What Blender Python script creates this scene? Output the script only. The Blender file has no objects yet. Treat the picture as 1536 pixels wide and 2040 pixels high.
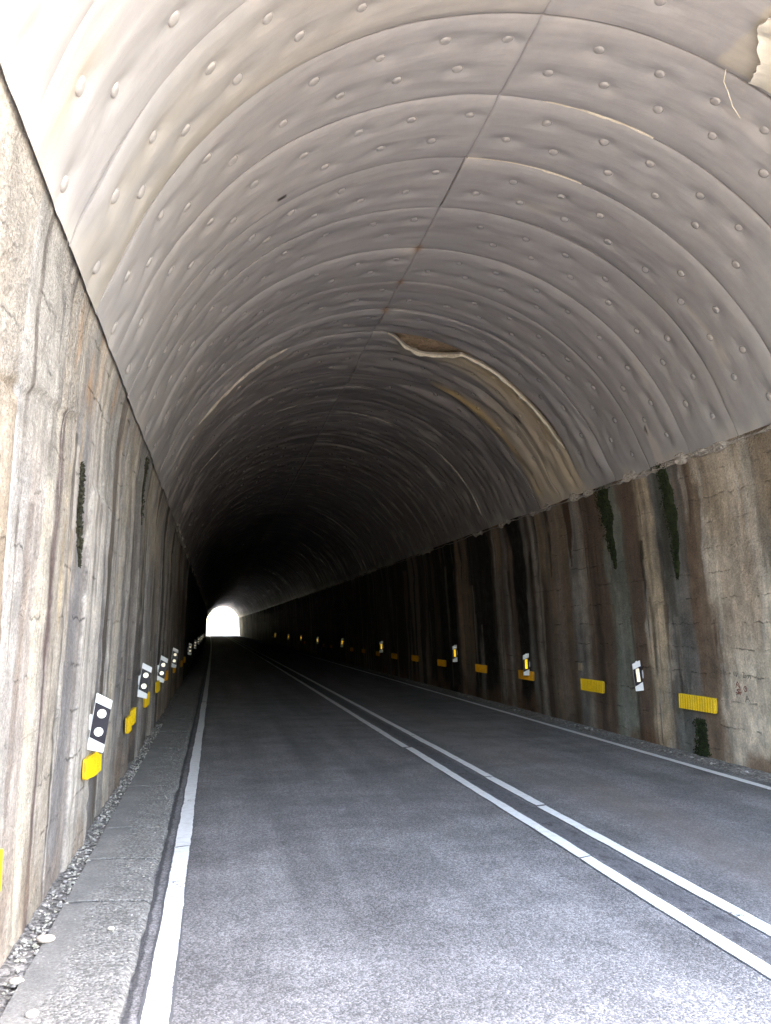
import bpy, math, random
import numpy as np
from mathutils import Vector

random.seed(7)
RNG = np.random.default_rng(11)
SC = bpy.context.scene
COL = SC.collection
R = math.radians

# ------------------------------------------------------------------ tunnel geometry (metres)
XC, AX, SP, BZ, NE = 2.47, 3.35, 2.95, 3.22, 1.957     # vault: centre, half width, springing height, rise, exponent
YB = 1.43; Y0, Y1 = 2.43, 186.43                                    # mouth and far end
S_SEAM = -0.22                                          # crown joint (arc metres from the crown)
S_R, S_L = 4.33, -4.50                                  # lower edges of the lining

def bend(Y):
    """the bore drifts slightly left and climbs a little"""
    t = np.clip(np.asarray(Y, float), 0, 400); a = np.minimum(t, 186.4)
    q = (a / 147.0) ** 2 + np.maximum(t - 186.4, 0) * 2 * 186.4 / 147.0 ** 2
    return -0.72 * q, 0.13 * (a / 147.0) ** 2

_th = np.linspace(-0.25, math.pi + 0.25, 3001)
_c, _s = np.cos(_th), np.sin(_th)
_px = XC + AX * np.sign(_c) * np.abs(_c) ** (2 / NE)
_pz = SP + BZ * np.sign(_s) * np.abs(_s) ** (2 / NE)
_L = np.concatenate([[0], np.cumsum(np.hypot(np.diff(_px), np.diff(_pz)))])
_Lt = np.interp(math.pi / 2, _th, _L)
_sarc = (_Lt - _L)[::-1]; _axx = _px[::-1]; _azz = _pz[::-1]
_tx = np.gradient(_axx, _sarc); _tz = np.gradient(_azz, _sarc)
_tl = np.hypot(_tx, _tz); _tx /= _tl; _tz /= _tl

def arc(s):
    """arc metres -> X, Z, inward normal"""
    X = np.interp(s, _sarc, _axx); Z = np.interp(s, _sarc, _azz)
    tx = np.interp(s, _sarc, _tx); tz = np.interp(s, _sarc, _tz)
    return X, Z, tz, -tx          # tangent points to +s (right/down at right): inward normal

def wall_x(z, side):
    z = np.asarray(z, float)
    e = np.clip((z - SP) / BZ, 0, 0.999)
    hx = AX * (1 - e ** NE) ** (1 / NE)
    up = XC + side * hx
    lo = (5.98 - 0.16 * z / SP) if side > 0 else (-0.95 + 0.07 * z / SP)
    return np.where(z > SP, up, lo)

# ------------------------------------------------------------------ noise
def _h(ix, iy, seed):
    ix = ix.astype(np.int64); iy = iy.astype(np.int64)
    h = (ix * 374761393 + iy * 668265263 + seed * 2147483647 + 1013904223) & 0xFFFFFFFF
    h = ((h ^ (h >> 13)) * 1274126177) & 0xFFFFFFFF
    h = (h ^ (h >> 16)) * 2246822519 & 0xFFFFFFFF
    return ((h ^ (h >> 15)) & 0xFFFFFF) / float(0xFFFFFF)

def vn(x, y, seed=0):
    x = np.asarray(x, float); y = np.asarray(y, float)
    x, y = np.broadcast_arrays(x, y)
    ix, iy = np.floor(x), np.floor(y)
    fx, fy = x - ix, y - iy
    fx = fx * fx * (3 - 2 * fx); fy = fy * fy * (3 - 2 * fy)
    a = _h(ix, iy, seed); b = _h(ix + 1, iy, seed); c = _h(ix, iy + 1, seed); d = _h(ix + 1, iy + 1, seed)
    return ((a * (1 - fx) + b * fx) * (1 - fy) + (c * (1 - fx) + d * fx) * fy) * 2 - 1

def fbm(x, y, seed=0, o=4):
    r = 0; a = 1.0; t = 0
    for i in range(o):
        r = r + a * vn(x * 2 ** i + 17.3 * i, y * 2 ** i - 9.1 * i, seed + i * 31); t += a; a *= 0.5
    return r / t

def sst(a, b, x):
    t = np.clip((x - a) / (b - a), 0, 1); return t * t * (3 - 2 * t)

def mixc(c, m, col):
    return c + (np.array(col) - c) * m[..., None]

# ------------------------------------------------------------------ mesh helpers
def link(o, parent=None, **kw):
    COL.objects.link(o)
    if parent is not None: o.parent = parent
    for k, v in kw.items(): o[k] = v
    return o

def raw_mesh(name, V, F, mat, smooth=True, uv=None, col=None, tris=False):
    """V (n,3); F (m,4) or (m,3) int arrays"""
    me = bpy.data.meshes.new(name)
    V = np.asarray(V, np.float32); F = np.asarray(F, np.int32)
    k = F.shape[1]
    me.vertices.add(len(V)); me.vertices.foreach_set('co', V.ravel())
    me.loops.add(F.size); me.loops.foreach_set('vertex_index', F.ravel())
    me.polygons.add(len(F))
    me.polygons.foreach_set('loop_start', np.arange(0, F.size, k, dtype=np.int32))
    me.polygons.foreach_set('loop_total', np.full(len(F), k, np.int32))
    me.polygons.foreach_set('use_smooth', np.full(len(F), bool(smooth)))
    if uv is not None:
        l = me.uv_layers.new(name='uv')
        l.data.foreach_set('uv', np.asarray(uv, np.float32)[F.ravel()].ravel())
    if col is not None:
        c = np.asarray(col, np.float32)
        if c.shape[1] == 3: c = np.concatenate([c, np.zeros((len(c), 1), np.float32)], 1)
        a = me.color_attributes.new('paint', 'FLOAT_COLOR', 'POINT')
        a.data.foreach_set('color', c.ravel())
    me.update(calc_edges=True); me.validate()
    if mat: me.materials.append(mat)
    return me

class Grids:
    """collects rectangular point grids into ONE mesh"""
    def __init__(s): s.V, s.F, s.U, s.C, s.n = [], [], [], [], 0
    def add(s, P, uv, col, flip=False):
        ny, nx = P.shape[:2]
        i = np.arange(ny * nx).reshape(ny, nx) + s.n
        f = np.stack([i[:-1, :-1], i[:-1, 1:], i[1:, 1:], i[1:, :-1]], -1).reshape(-1, 4)
        if flip: f = f[:, ::-1]
        s.V.append(P.reshape(-1, 3)); s.F.append(f); s.U.append(uv.reshape(-1, 2))
        s.C.append(col.reshape(-1, col.shape[-1])); s.n += ny * nx
    def mesh(s, name, mat, smooth=True):
        return raw_mesh(name, np.concatenate(s.V), np.concatenate(s.F), mat, smooth,
                        np.concatenate(s.U), np.concatenate(s.C))

def obj(name, me, parent=None, loc=None, **kw):
    o = bpy.data.objects.new(name, me)
    if loc is not None: o.location = loc
    return link(o, parent, **kw)

class MB:
    """python-list mesh builder for small built objects"""
    def __init__(s): s.v, s.f = [], []
    def poly_prism(s, pts, y0, y1):
        """pts: (x,z) outline, extruded in y from y0 (front) to y1"""
        n = len(pts); b = len(s.v)
        s.v += [(x, y0, z) for x, z in pts] + [(x, y1, z) for x, z in pts]
        s.f.append(tuple(b + i for i in range(n))); s.f.append(tuple(b + n + i for i in reversed(range(n))))
        for i in range(n):
            j = (i + 1) % n; s.f.append((b + i, b + n + i, b + n + j, b + j))
    def box(s, x0, x1, y0, y1, z0, z1): s.poly_prism([(x0, z0), (x1, z0), (x1, z1), (x0, z1)], y0, y1)
    def disc(s, cx, cz, r, y0, y1, n=24): s.poly_prism([(cx + r * math.cos(2 * math.pi * i / n), cz + r * math.sin(2 * math.pi * i / n)) for i in range(n)], y0, y1)
    def mesh(s, name, mat, bevel=0, smooth=False):
        me = bpy.data.meshes.new(name); me.from_pydata(s.v, [], s.f); me.update()
        import bmesh
        bm = bmesh.new(); bm.from_mesh(me)
        bmesh.ops.recalc_face_normals(bm, faces=bm.faces)
        if bevel:
            bmesh.ops.bevel(bm, geom=[e for e in bm.edges if len(e.link_faces) == 2 and e.calc_face_angle(0) > 0.6], offset=bevel, segments=2, affect='EDGES', profile=0.6)
        bm.to_mesh(me); bm.free()
        for p in me.polygons: p.use_smooth = smooth
        me.materials.append(mat); return me

# ------------------------------------------------------------------ materials
def new_mat(name, base=(0.5, 0.5, 0.5), rough=0.6, spec=0.5, metal=0.0):
    m = bpy.data.materials.new(name); m.use_nodes = True
    b = m.node_tree.nodes['Principled BSDF']
    b.inputs['Base Color'].default_value = (*base, 1); b.inputs['Roughness'].default_value = rough
    b.inputs['Specular IOR Level'].default_value = spec; b.inputs['Metallic'].default_value = metal
    return m, m.node_tree, b

class NT:
    def __init__(s, nt): s.nt = nt; s.N = nt.nodes; s.L = nt.links
    def n(s, t, **kw):
        x = s.N.new(t)
        for k, v in kw.items(): setattr(x, k, v)
        return x
    def link(s, a, b): s.L.new(a, b)
    def uv(s, sx=1, sy=1, obj=False):
        tc = s.n('ShaderNodeTexCoord'); mp = s.n('ShaderNodeMapping')
        s.link(tc.outputs['Object' if obj else 'UV'], mp.inputs['Vector'])
        mp.inputs['Scale'].default_value = (sx, sy, 1)
        return mp.outputs['Vector']
    def noise(s, vec, scale, detail=4, rough=0.6, out='Fac', dim='3D'):
        x = s.n('ShaderNodeTexNoise'); x.noise_dimensions = dim; s.link(vec, x.inputs['Vector'])
        x.inputs['Scale'].default_value = scale; x.inputs['Detail'].default_value = detail; x.inputs['Roughness'].default_value = rough
        return x.outputs[out]
    def voro(s, vec, scale, feat='F1', out='Distance'):
        x = s.n('ShaderNodeTexVoronoi'); x.feature = feat; s.link(vec, x.inputs['Vector']); x.inputs['Scale'].default_value = scale
        return x.outputs[out]
    def ramp(s, fac, a, b, lo=0.0, hi=1.0):
        x = s.n('ShaderNodeMapRange'); x.interpolation_type = 'SMOOTHSTEP'; s.link(fac, x.inputs[0])
        x.inputs[1].default_value = a; x.inputs[2].default_value = b; x.inputs[3].default_value = lo; x.inputs[4].default_value = hi
        return x.outputs[0]
    def m(s, op, a, b=None):
        x = s.n('ShaderNodeMath', operation=op)
        for i, v in enumerate((a, b)):
            if v is None: continue
            if isinstance(v, (int, float)): x.inputs[i].default_value = v
            else: s.link(v, x.inputs[i])
        return x.outputs[0]
    def mix(s, fac, a, b, mode='MIX'):
        x = s.n('ShaderNodeMix', data_type='RGBA', blend_type=mode)
        for i, v in ((0, fac), (6, a), (7, b)):
            if isinstance(v, (int, float)): x.inputs[i].default_value = v
            elif isinstance(v, tuple): x.inputs[i].default_value = (*v, 1)
            else: s.link(v, x.inputs[i])
        return x.outputs[2]
    def grey(s, v):
        x = s.n('ShaderNodeCombineColor')
        for i in range(3): s.link(v, x.inputs[i])
        return x.outputs[0]
    def bump(s, h, bsdf, strength=0.5, dist=0.01):
        x = s.n('ShaderNodeBump'); x.inputs['Strength'].default_value = strength; x.inputs['Distance'].default_value = dist
        s.link(h, x.inputs['Height']); s.link(x.outputs[0], bsdf.inputs['Normal'])

def mat_lining():
    m, nt, b = new_mat('lining_foam', rough=0.5, spec=0.22); k = NT(nt)
    at = k.n('ShaderNodeVertexColor', layer_name='paint')
    fine = k.noise(k.uv(1.1, 9), 1.0, 5, 0.6)             # stains that run round the arch
    spot = k.noise(k.uv(1, 1), 9.0, 6, 0.7)
    f = k.m('MULTIPLY', k.ramp(fine, 0.25, 0.75, 0.94, 1.05), k.ramp(spot, 0.2, 0.8, 0.93, 1.06))
    speck = k.ramp(k.noise(k.uv(1, 1), 60, 2, 0.5), 0.70, 0.76, 1.0, 0.8)
    f = k.m('MULTIPLY', f, speck)
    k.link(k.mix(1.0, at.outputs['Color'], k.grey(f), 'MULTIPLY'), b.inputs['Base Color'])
    k.link(k.ramp(spot, 0.2, 0.8, 0.40, 0.62), b.inputs['Roughness'])
    h = k.m('ADD', k.m('MULTIPLY', k.noise(k.uv(1.3, 6), 1.0, 4, 0.5), 1.0), k.m('MULTIPLY', k.noise(k.uv(1, 1), 24, 3, 0.6), 0.05))
    k.bump(h, b, 0.4, 0.025)
    return m

def mat_wall():
    m, nt, b = new_mat('wall_concrete', rough=0.8, spec=0.18); k = NT(nt)
    at = k.n('ShaderNodeVertexColor', layer_name='paint')
    uv = k.uv(1, 1)
    runs = k.noise(k.uv(1.3, 13), 1.0, 6, 0.7)           # u = height, v = along the bore
    blot = k.noise(uv, 5.0, 8, 0.68)
    fine = k.noise(uv, 38.0, 8, 0.78)
    f = k.m('MULTIPLY', k.ramp(runs, 0.25, 0.75, 0.86, 1.12), k.ramp(blot, 0.28, 0.72, 0.74, 1.24))
    f = k.m('MULTIPLY', f, k.ramp(fine, 0.3, 0.7, 0.70, 1.28))
    # pock marks and chips
    pit = k.ramp(k.voro(uv, 26.0), 0.06, 0.16, 0.0, 1.0)
    pitmask = k.ramp(k.noise(uv, 2.3, 3), 0.50, 0.62, 0.0, 1.0)
    pitf = k.m('ADD', k.m('MULTIPLY', k.m('SUBTRACT', 1.0, pit), k.m('MULTIPLY', pitmask, -0.45)), 1.0)
    f = k.m('MULTIPLY', f, pitf)
    # board joints: lines of constant height, broken
    sep = k.n('ShaderNodeSeparateXYZ'); k.link(uv, sep.inputs[0])
    wob = k.m('MULTIPLY', k.m('SUBTRACT', k.noise(k.uv(0.5, 1.6), 2.6, 8, 0.75), 0.5), 0.60)
    fr = k.m('FRACT', k.m('ADD', k.m('MULTIPLY', sep.outputs[0], 3.3), wob))
    ln = k.ramp(k.m('ABSOLUTE', k.m('SUBTRACT', fr, 0.5)), 0.0, 0.035, 1.0, 0.0)
    lm = k.m('MULTIPLY', ln, k.ramp(k.noise(k.uv(2.4, 1.1), 1.9, 8, 0.8), 0.50, 0.60, 0.0, 1.0))
    f = k.m('MULTIPLY', f, k.m('SUBTRACT', 1.0, k.m('MULTIPLY', lm, 0.36)))
    # pale lime flecks
    fl = k.m('MULTIPLY', k.ramp(k.noise(k.uv(1, 2.2), 42, 3, 0.6), 0.66, 0.74, 0.0, 1.0), at.outputs['Alpha'])
    c = k.mix(1.0, at.outputs['Color'], k.grey(f), 'MULTIPLY')
    c = k.mix(k.m('MULTIPLY', fl, 0.6), c, (0.60, 0.57, 0.53))
    k.link(c, b.inputs['Base Color'])
    k.link(k.ramp(blot, 0.3, 0.7, 0.55, 0.9), b.inputs['Roughness'])
    peb = k.m('MULTIPLY', k.noise(uv, 24.0, 6, 0.72), k.m('ADD', 0.35, k.m('MULTIPLY', at.outputs['Alpha'], 1.3)))
    gr = k.m('MULTIPLY', k.voro(uv, 55.0), k.m('MULTIPLY', at.outputs['Alpha'], -0.55))
    peb = k.m('ADD', peb, gr)
    h = k.m('ADD', peb, k.m('ADD', k.m('MULTIPLY', lm, -0.5), k.m('MULTIPLY', blot, 0.5)))
    k.bump(h, b, 0.9, 0.035)
    return m

def mat_asphalt():
    m, nt, b = new_mat('asphalt', rough=0.72, spec=0.42); k = NT(nt)
    uv = k.uv(1, 1)
    sep = k.n('ShaderNodeSeparateXYZ'); k.link(uv, sep.inputs[0])
    X = sep.outputs[0]
    v = k.n('ShaderNodeTexVoronoi'); k.link(uv, v.inputs['Vector']); v.inputs['Scale'].default_value = 100.0
    g = k.n('ShaderNodeRGBToBW'); k.link(v.outputs['Color'], g.inputs[0])
    agg = k.ramp(g.outputs[0], 0.2, 0.9, 0.64, 1.52)
    stone = k.ramp(k.noise(uv, 150, 3, 0.6), 0.35, 0.7, 0.8, 1.25)
    mott = k.ramp(k.noise(uv, 1.3, 8, 0.72), 0.3, 0.7, 0.72, 1.24)
    tyre = k.ramp(k.noise(k.uv(1.9, 0.10), 1.3, 5, 0.6), 0.3, 0.7, 0.80, 1.16)
    f = k.m('MULTIPLY', k.m('MULTIPLY', agg, stone), k.m('MULTIPLY', mott, tyre))
    base = k.mix(1.0, (0.170, 0.164, 0.167), k.grey(f), 'MULTIPLY')
    # brown dust in the right lane and towards the right edge
    dust = k.m('MULTIPLY', k.ramp(k.m('ABSOLUTE', k.m('SUBTRACT', X, 3.75)), 0.1, 0.75, 1.0, 0.0), k.ramp(k.noise(k.uv(1.5, 0.3), 1.0, 5), 0.35, 0.65, 0.2, 0.75))
    base = k.mix(k.m('MULTIPLY', dust, 0.5), base, (0.205, 0.165, 0.142))
    # dark joint between the two centre lines
    w = k.m('MULTIPLY', k.m('SUBTRACT', k.noise(k.uv(1, 1), 9, 4), 0.5), 0.09)
    j = k.ramp(k.m('ABSOLUTE', k.m('SUBTRACT', k.m('ADD', X, w), 2.772)), 0.07, 0.125, 1.0, 0.0)
    base = k.mix(k.m('MULTIPLY', j, 0.62), base, (0.075, 0.075, 0.085))
    # cracks in the joint
    ck = k.m('MULTIPLY', k.ramp(k.noise(k.uv(9, 4), 1.6, 9, 0.8), 0.50, 0.40, 0.0, 1.0), j)
    base = k.mix(k.m('MULTIPLY', ck, 0.7), base, (0.03, 0.03, 0.034))
    # tarred edge beside the left line
    e = k.ramp(k.m('ABSOLUTE', k.m('SUBTRACT', k.m('ADD', X, k.m('MULTIPLY', w, 0.5)), -0.325)), 0.008, 0.024, 1.0, 0.0)
    base = k.mix(k.m('MULTIPLY', e, 0.75), base, (0.03, 0.03, 0.034))
    k.link(base, b.inputs['Base Color'])
    h = k.m('ADD', k.m('MULTIPLY', v.outputs['Distance'], -0.9), k.m('MULTIPLY', k.noise(uv, 120, 3), 0.5))
    k.bump(h, b, 0.8, 0.006)
    return m

def mat_paint(seed):
    m, nt, b = new_mat('road_paint', rough=0.6, spec=0.4); k = NT(nt)
    uv = k.uv(1, 1)
    sep = k.n('ShaderNodeSeparateXYZ'); k.link(uv, sep.inputs[0])       # u: 0 centre .. 1 edge, v: metres
    obj_ = k.uv(1, 1, obj=True)
    edge = k.m('ABSOLUTE', sep.outputs[0])
    n1 = k.noise(obj_, 48, 6, 0.75)
    wear = k.noise(k.uv(1.0, 0.5, obj=True), 3.2, 5, 0.7)
    t = k.m('ADD', k.m('MULTIPLY', k.ramp(edge, 0.70, 1.0, 0.0, 1.0), 0.46), k.m('ADD', k.m('MULTIPLY', n1, 0.55), k.m('MULTIPLY', wear, 0.75)))
    chip = k.ramp(t, 0.765, 0.82, 0.0, 1.0)
    dirt = k.ramp(k.noise(obj_, 14, 6, 0.7), 0.35, 0.75, 0.0, 0.5)
    c = k.mix(dirt, (0.80, 0.80, 0.80), (0.50, 0.49, 0.48))
    c = k.mix(chip, c, (0.10, 0.10, 0.105))
    k.link(c, b.inputs['Base Color'])
    k.bump(k.m('ADD', k.m('MULTIPLY', n1, 0.5), k.m('MULTIPLY', chip, -0.6)), b, 0.5, 0.004)
    return m

def mat_speckle(name, c0, c1, scale, rough=0.85, bump=0.6, dist=0.008, obj_space=True, pebbles=False):
    m, nt, b = new_mat(name, rough=rough, spec=0.3); k = NT(nt)
    uv = k.uv(1, 1, obj=obj_space)
    n1 = k.noise(uv, scale, 6, 0.7); n2 = k.noise(uv, scale * 0.12, 5, 0.6)
    f = k.m('ADD', k.m('MULTIPLY', n1, 0.6), k.m('MULTIPLY', n2, 0.4))
    c = k.mix(k.ramp(f, 0.32, 0.68), c0, c1)
    h = n1
    if pebbles:
        v = k.n('ShaderNodeTexVoronoi'); k.link(uv, v.inputs['Vector']); v.inputs['Scale'].default_value = 48
        g = k.n('ShaderNodeRGBToBW'); k.link(v.outputs['Color'], g.inputs[0])
        c = k.mix(1.0, c, k.grey(k.ramp(g.outputs[0], 0.2, 0.9, 0.62, 1.45)), 'MULTIPLY')
        h = k.m('SUBTRACT', n1, v.outputs['Distance'])
    k.link(c, b.inputs['Base Color']); k.bump(h, b, bump, dist)
    return m

def mat_slab():
    m, nt, b = new_mat('gutter_concrete', rough=0.88, spec=0.3); k = NT(nt)
    uv = k.uv(1, 1); sep = k.n('ShaderNodeSeparateXYZ'); k.link(uv, sep.inputs[0])
    n1 = k.noise(uv, 55, 8, 0.75); n2 = k.noise(uv, 5, 6, 0.65)
    c = k.mix(k.ramp(n2, 0.3, 0.7), (0.185, 0.18, 0.174), (0.24, 0.233, 0.222))
    v = k.n('ShaderNodeTexVoronoi'); k.link(uv, v.inputs['Vector']); v.inputs['Scale'].default_value = 75
    g = k.n('ShaderNodeRGBToBW'); k.link(v.outputs['Color'], g.inputs[0])
    # gravelly towards the road, smoother float finish beside the wall, with a wandering boundary
    w = k.m('MULTIPLY', k.m('SUBTRACT', k.noise(uv, 2.5, 5, 0.7), 0.5), 0.35)
    gm = k.ramp(k.m('ADD', sep.outputs[0], w), -0.70, -0.60, 0.15, 1.0)
    peb = k.m('ADD', 1.0, k.m('MULTIPLY', gm, k.ramp(g.outputs[0], 0.15, 0.9, -0.34, 0.42)))
    f = k.m('MULTIPLY', peb, k.ramp(n1, 0.3, 0.7, 0.74, 1.24))
    fr = k.m('ABSOLUTE', k.m('SUBTRACT', k.m('FRACT', k.m('ADD', k.m('DIVIDE', k.m('SUBTRACT', sep.outputs[1], 4.48), 0.93), k.m('ADD', 20.5, k.m('MULTIPLY', k.m('SUBTRACT', n2, 0.5), 0.012)))), 0.5))
    j = k.m('MULTIPLY', k.ramp(fr, 0.006, 0.013, 1.0, 0.0), k.ramp(k.noise(uv, 6, 3), 0.35, 0.5, 0.25, 1.0))
    f = k.m('MULTIPLY', f, k.m('SUBTRACT', 1.0, k.m('MULTIPLY', j, 0.72)))
    k.link(k.mix(1.0, c, k.grey(f), 'MULTIPLY'), b.inputs['Base Color'])
    k.bump(k.m('ADD', k.m('MULTIPLY', n1, 0.5), k.m('MULTIPLY', gm, k.m('MULTIPLY', v.outputs['Distance'], -0.9))), b, 0.9, 0.012)
    return m

def mat_stonevar(name):
    m, nt, b = new_mat(name, rough=0.85, spec=0.3); k = NT(nt)
    at = k.n('ShaderNodeVertexColor', layer_name='paint')
    n = k.noise(k.uv(1, 1, obj=True), 90, 5, 0.7)
    k.link(k.mix(1.0, at.outputs['Color'], k.grey(k.ramp(n, 0.3, 0.7, 0.75, 1.2)), 'MULTIPLY'), b.inputs['Base Color'])
    k.bump(n, b, 0.4, 0.004)
    return m

M_LIN, M_WALL, M_ASPH, M_PAINT = mat_lining(), mat_wall(), mat_asphalt(), mat_paint(1)
M_ROCK = mat_speckle('raw_rock', (0.36, 0.26, 0.16), (0.78, 0.60, 0.40), 11, 0.85, 1.0, 0.05)
M_SLAB = mat_slab()
M_VERGE = mat_speckle('dusty_verge', (0.12, 0.113, 0.107), (0.29, 0.275, 0.26), 36, 0.9, 0.8, 0.012, pebbles=True)
M_GRAV = mat_stonevar('gravel_stone')
M_MORT = mat_speckle('lime_mortar', (0.20, 0.17, 0.145), (0.54, 0.49, 0.43), 34, 0.85, 0.8, 0.01)
M_FOAM = mat_speckle('torn_foam', (0.56, 0.48, 0.36), (0.78, 0.71, 0.58), 30, 0.6, 0.4, 0.006)
M_FOAMD = mat_speckle('torn_foam_sooty', (0.30, 0.26, 0.22), (0.62, 0.56, 0.48), 18, 0.6, 0.4, 0.006)
M_WASH = mat_speckle('fixing_disc', (0.33, 0.305, 0.288), (0.40, 0.372, 0.35), 40, 0.5, 0.15, 0.003)
M_WASHV = mat_stonevar('fixing_disc_lining_tone')  # coloured per disc from the lining, including its painted dimming
M_WHITE = mat_speckle('white_plastic', (0.74, 0.74, 0.75), (0.84, 0.84, 0.84), 20, 0.4, 0.05, 0.002)
M_BLACK = mat_speckle('black_band', (0.012, 0.012, 0.020), (0.024, 0.023, 0.034), 18, 0.28, 0.05, 0.002)
M_STEEL = mat_speckle('galvanised_bracket', (0.36, 0.36, 0.37), (0.55, 0.55, 0.56), 30, 0.45, 0.1, 0.002)
_pl = mat_stonevar('plate_plastic'); _pl.node_tree.nodes['Principled BSDF'].inputs['Roughness'].default_value = 0.45
M_YELL = (_pl, (0.93, 0.60, 0.010))
M_ORNG = (_pl, (0.90, 0.42, 0.010))
M_BUFF = mat_speckle('faded_plate', (0.30, 0.24, 0.16), (0.42, 0.34, 0.24), 30, 0.6, 0.2, 0.003)
M_MOSS = mat_speckle('moss', (0.006, 0.009, 0.004), (0.045, 0.058, 0.020), 110, 0.95, 0.9, 0.012)
M_MOSS2 = mat_speckle('dark_moss', (0.022, 0.022, 0.013), (0.060, 0.056, 0.036), 60, 0.95, 0.9, 0.012)
M_RED = mat_speckle('red_scrawl', (0.20, 0.065, 0.05), (0.30, 0.11, 0.085), 120, 0.9, 0.1, 0.002)
M_INK = mat_speckle('dark_scrawl', (0.10, 0.085, 0.07), (0.17, 0.145, 0.12), 120, 0.9, 0.1, 0.002)
M_GROUND = mat_speckle('dry_ground', (0.085, 0.08, 0.05), (0.19, 0.165, 0.12), 0.8, 0.95, 0.5, 0.1)
M_HILL = mat_speckle('hillside', (0.07, 0.085, 0.035), (0.30, 0.27, 0.19), 0.25, 0.95, 0.6, 0.3)
M_BARK = mat_speckle('bark', (0.06, 0.045, 0.03), (0.16, 0.12, 0.09), 12, 0.9, 0.8, 0.03)
M_LEAF = mat_speckle('leaf', (0.035, 0.065, 0.015), (0.09, 0.13, 0.04), 3, 0.6, 0.1, 0.01)
M_STONEW = mat_speckle('portal_stone', (0.24, 0.21, 0.17), (0.42, 0.38, 0.31), 5, 0.85, 0.8, 0.05)
M_RETW, _, _ = new_mat('retro_white', (0.96, 0.96, 0.96), 0.05, 0.5, 1.0)
M_RETY, _, _ = new_mat('retro_amber', (0.99, 0.86, 0.30), 0.05, 0.5, 1.0)

# ------------------------------------------------------------------ painting of the walls
def ystep(y0, y1, a, r):
    o = [y0]
    while o[-1] < y1: o.append(o[-1] + max(a, r * o[-1]))
    o[-1] = y1
    return np.array(o)

def columns(Yd, stops):
    ys = np.array([s[0] for s in stops]); cs = np.array([s[1] for s in stops])
    return np.stack([np.interp(Yd, ys, cs[:, i]) for i in range(3)], -1)

def hard(stops, soft=0.05):
    """(y_start, colour) list -> stops with a short blend"""
    o = []
    for i, (y, c) in enumerate(stops):
        if i: o.append((y - soft, stops[i - 1][1]))
        o.append((y + soft, c))
    return o

def tongue(Y, Z, yc, w, zt, zb, seed, soft=0.35):
    """vertical stain that tapers downwards"""
    t = np.clip((zt - Z) / (zt - zb), 0, 1.2)
    half = w * 0.5 * np.clip(1.02 - t ** 2.2, 0, 1) * (1 + 0.3 * vn(Z * 2.3, Y * 0, seed))
    d = np.abs(Y - yc - 0.10 * w * vn(Z * 1.1, Y * 0, seed + 3)) + 0.05 * w * fbm(Y * 14, Z * 3.0, seed + 5, 3)
    return (1 - sst(1 - soft, 1 + soft * 0.3, d / np.maximum(half, 1e-3))) * (Z < zt) * (half > 0.002)

def drips(c, Y, Z, n, y0, y1, seed, palette, gain):
    """many small runs from the top of the wall, each with its own length, width and colour"""
    rg = np.random.default_rng(seed); yr = Y[:, 0]
    for i in range(n):
        yc = y0 + (y1 - y0) * rg.random() ** 1.4; w = rg.uniform(0.03, 0.16) * (1 + 0.02 * yc); zt = 4.0 if rg.random() < 0.55 else rg.uniform(1.2, 3.2)
        zb = zt - rg.uniform(0.5, 3.2); col = palette[rg.integers(len(palette))]; a = gain * rg.uniform(0.35, 0.95)
        m = np.where(np.abs(yr - yc) < w * 1.6 + 0.05)[0]
        if len(m) < 2: continue
        sl = slice(m[0], m[-1] + 1)
        t = tongue(Y[sl], Z[sl], yc, w, zt, zb, seed + i * 3, 0.45)
        t = t * sst(-0.75, 0.1, fbm(Y[sl] * 9, Z[sl] * 3.5, seed + i, 3))
        c[sl] = mixc(c[sl], t * a, col)
    return c

def crust(c, Y, Z, amount, seed):
    """pale lime crests where one run meets the next, broken along their length"""
    L = c.mean(-1); e = np.abs(np.gradient(L, axis=0)) / np.maximum(np.gradient(Y, axis=0), 1e-4)
    m = sst(0.6, 2.2, e) * sst(0.05, 0.4, fbm(Y * 6, Z * 1.6, seed, 4))
    return mixc(c, m * amount, (0.50, 0.46, 0.41))

TAN, TAN2 = (0.64, 0.545, 0.43), (0.62, 0.50, 0.355)
BRN, RED, DK, BLK = (0.165, 0.120, 0.086), (0.140, 0.098, 0.073), (0.070, 0.052, 0.040), (0.020, 0.016, 0.013)
GRY, GRN, LGR = (0.17, 0.155, 0.14), (0.17, 0.175, 0.145), (0.25, 0.215, 0.18)

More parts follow.
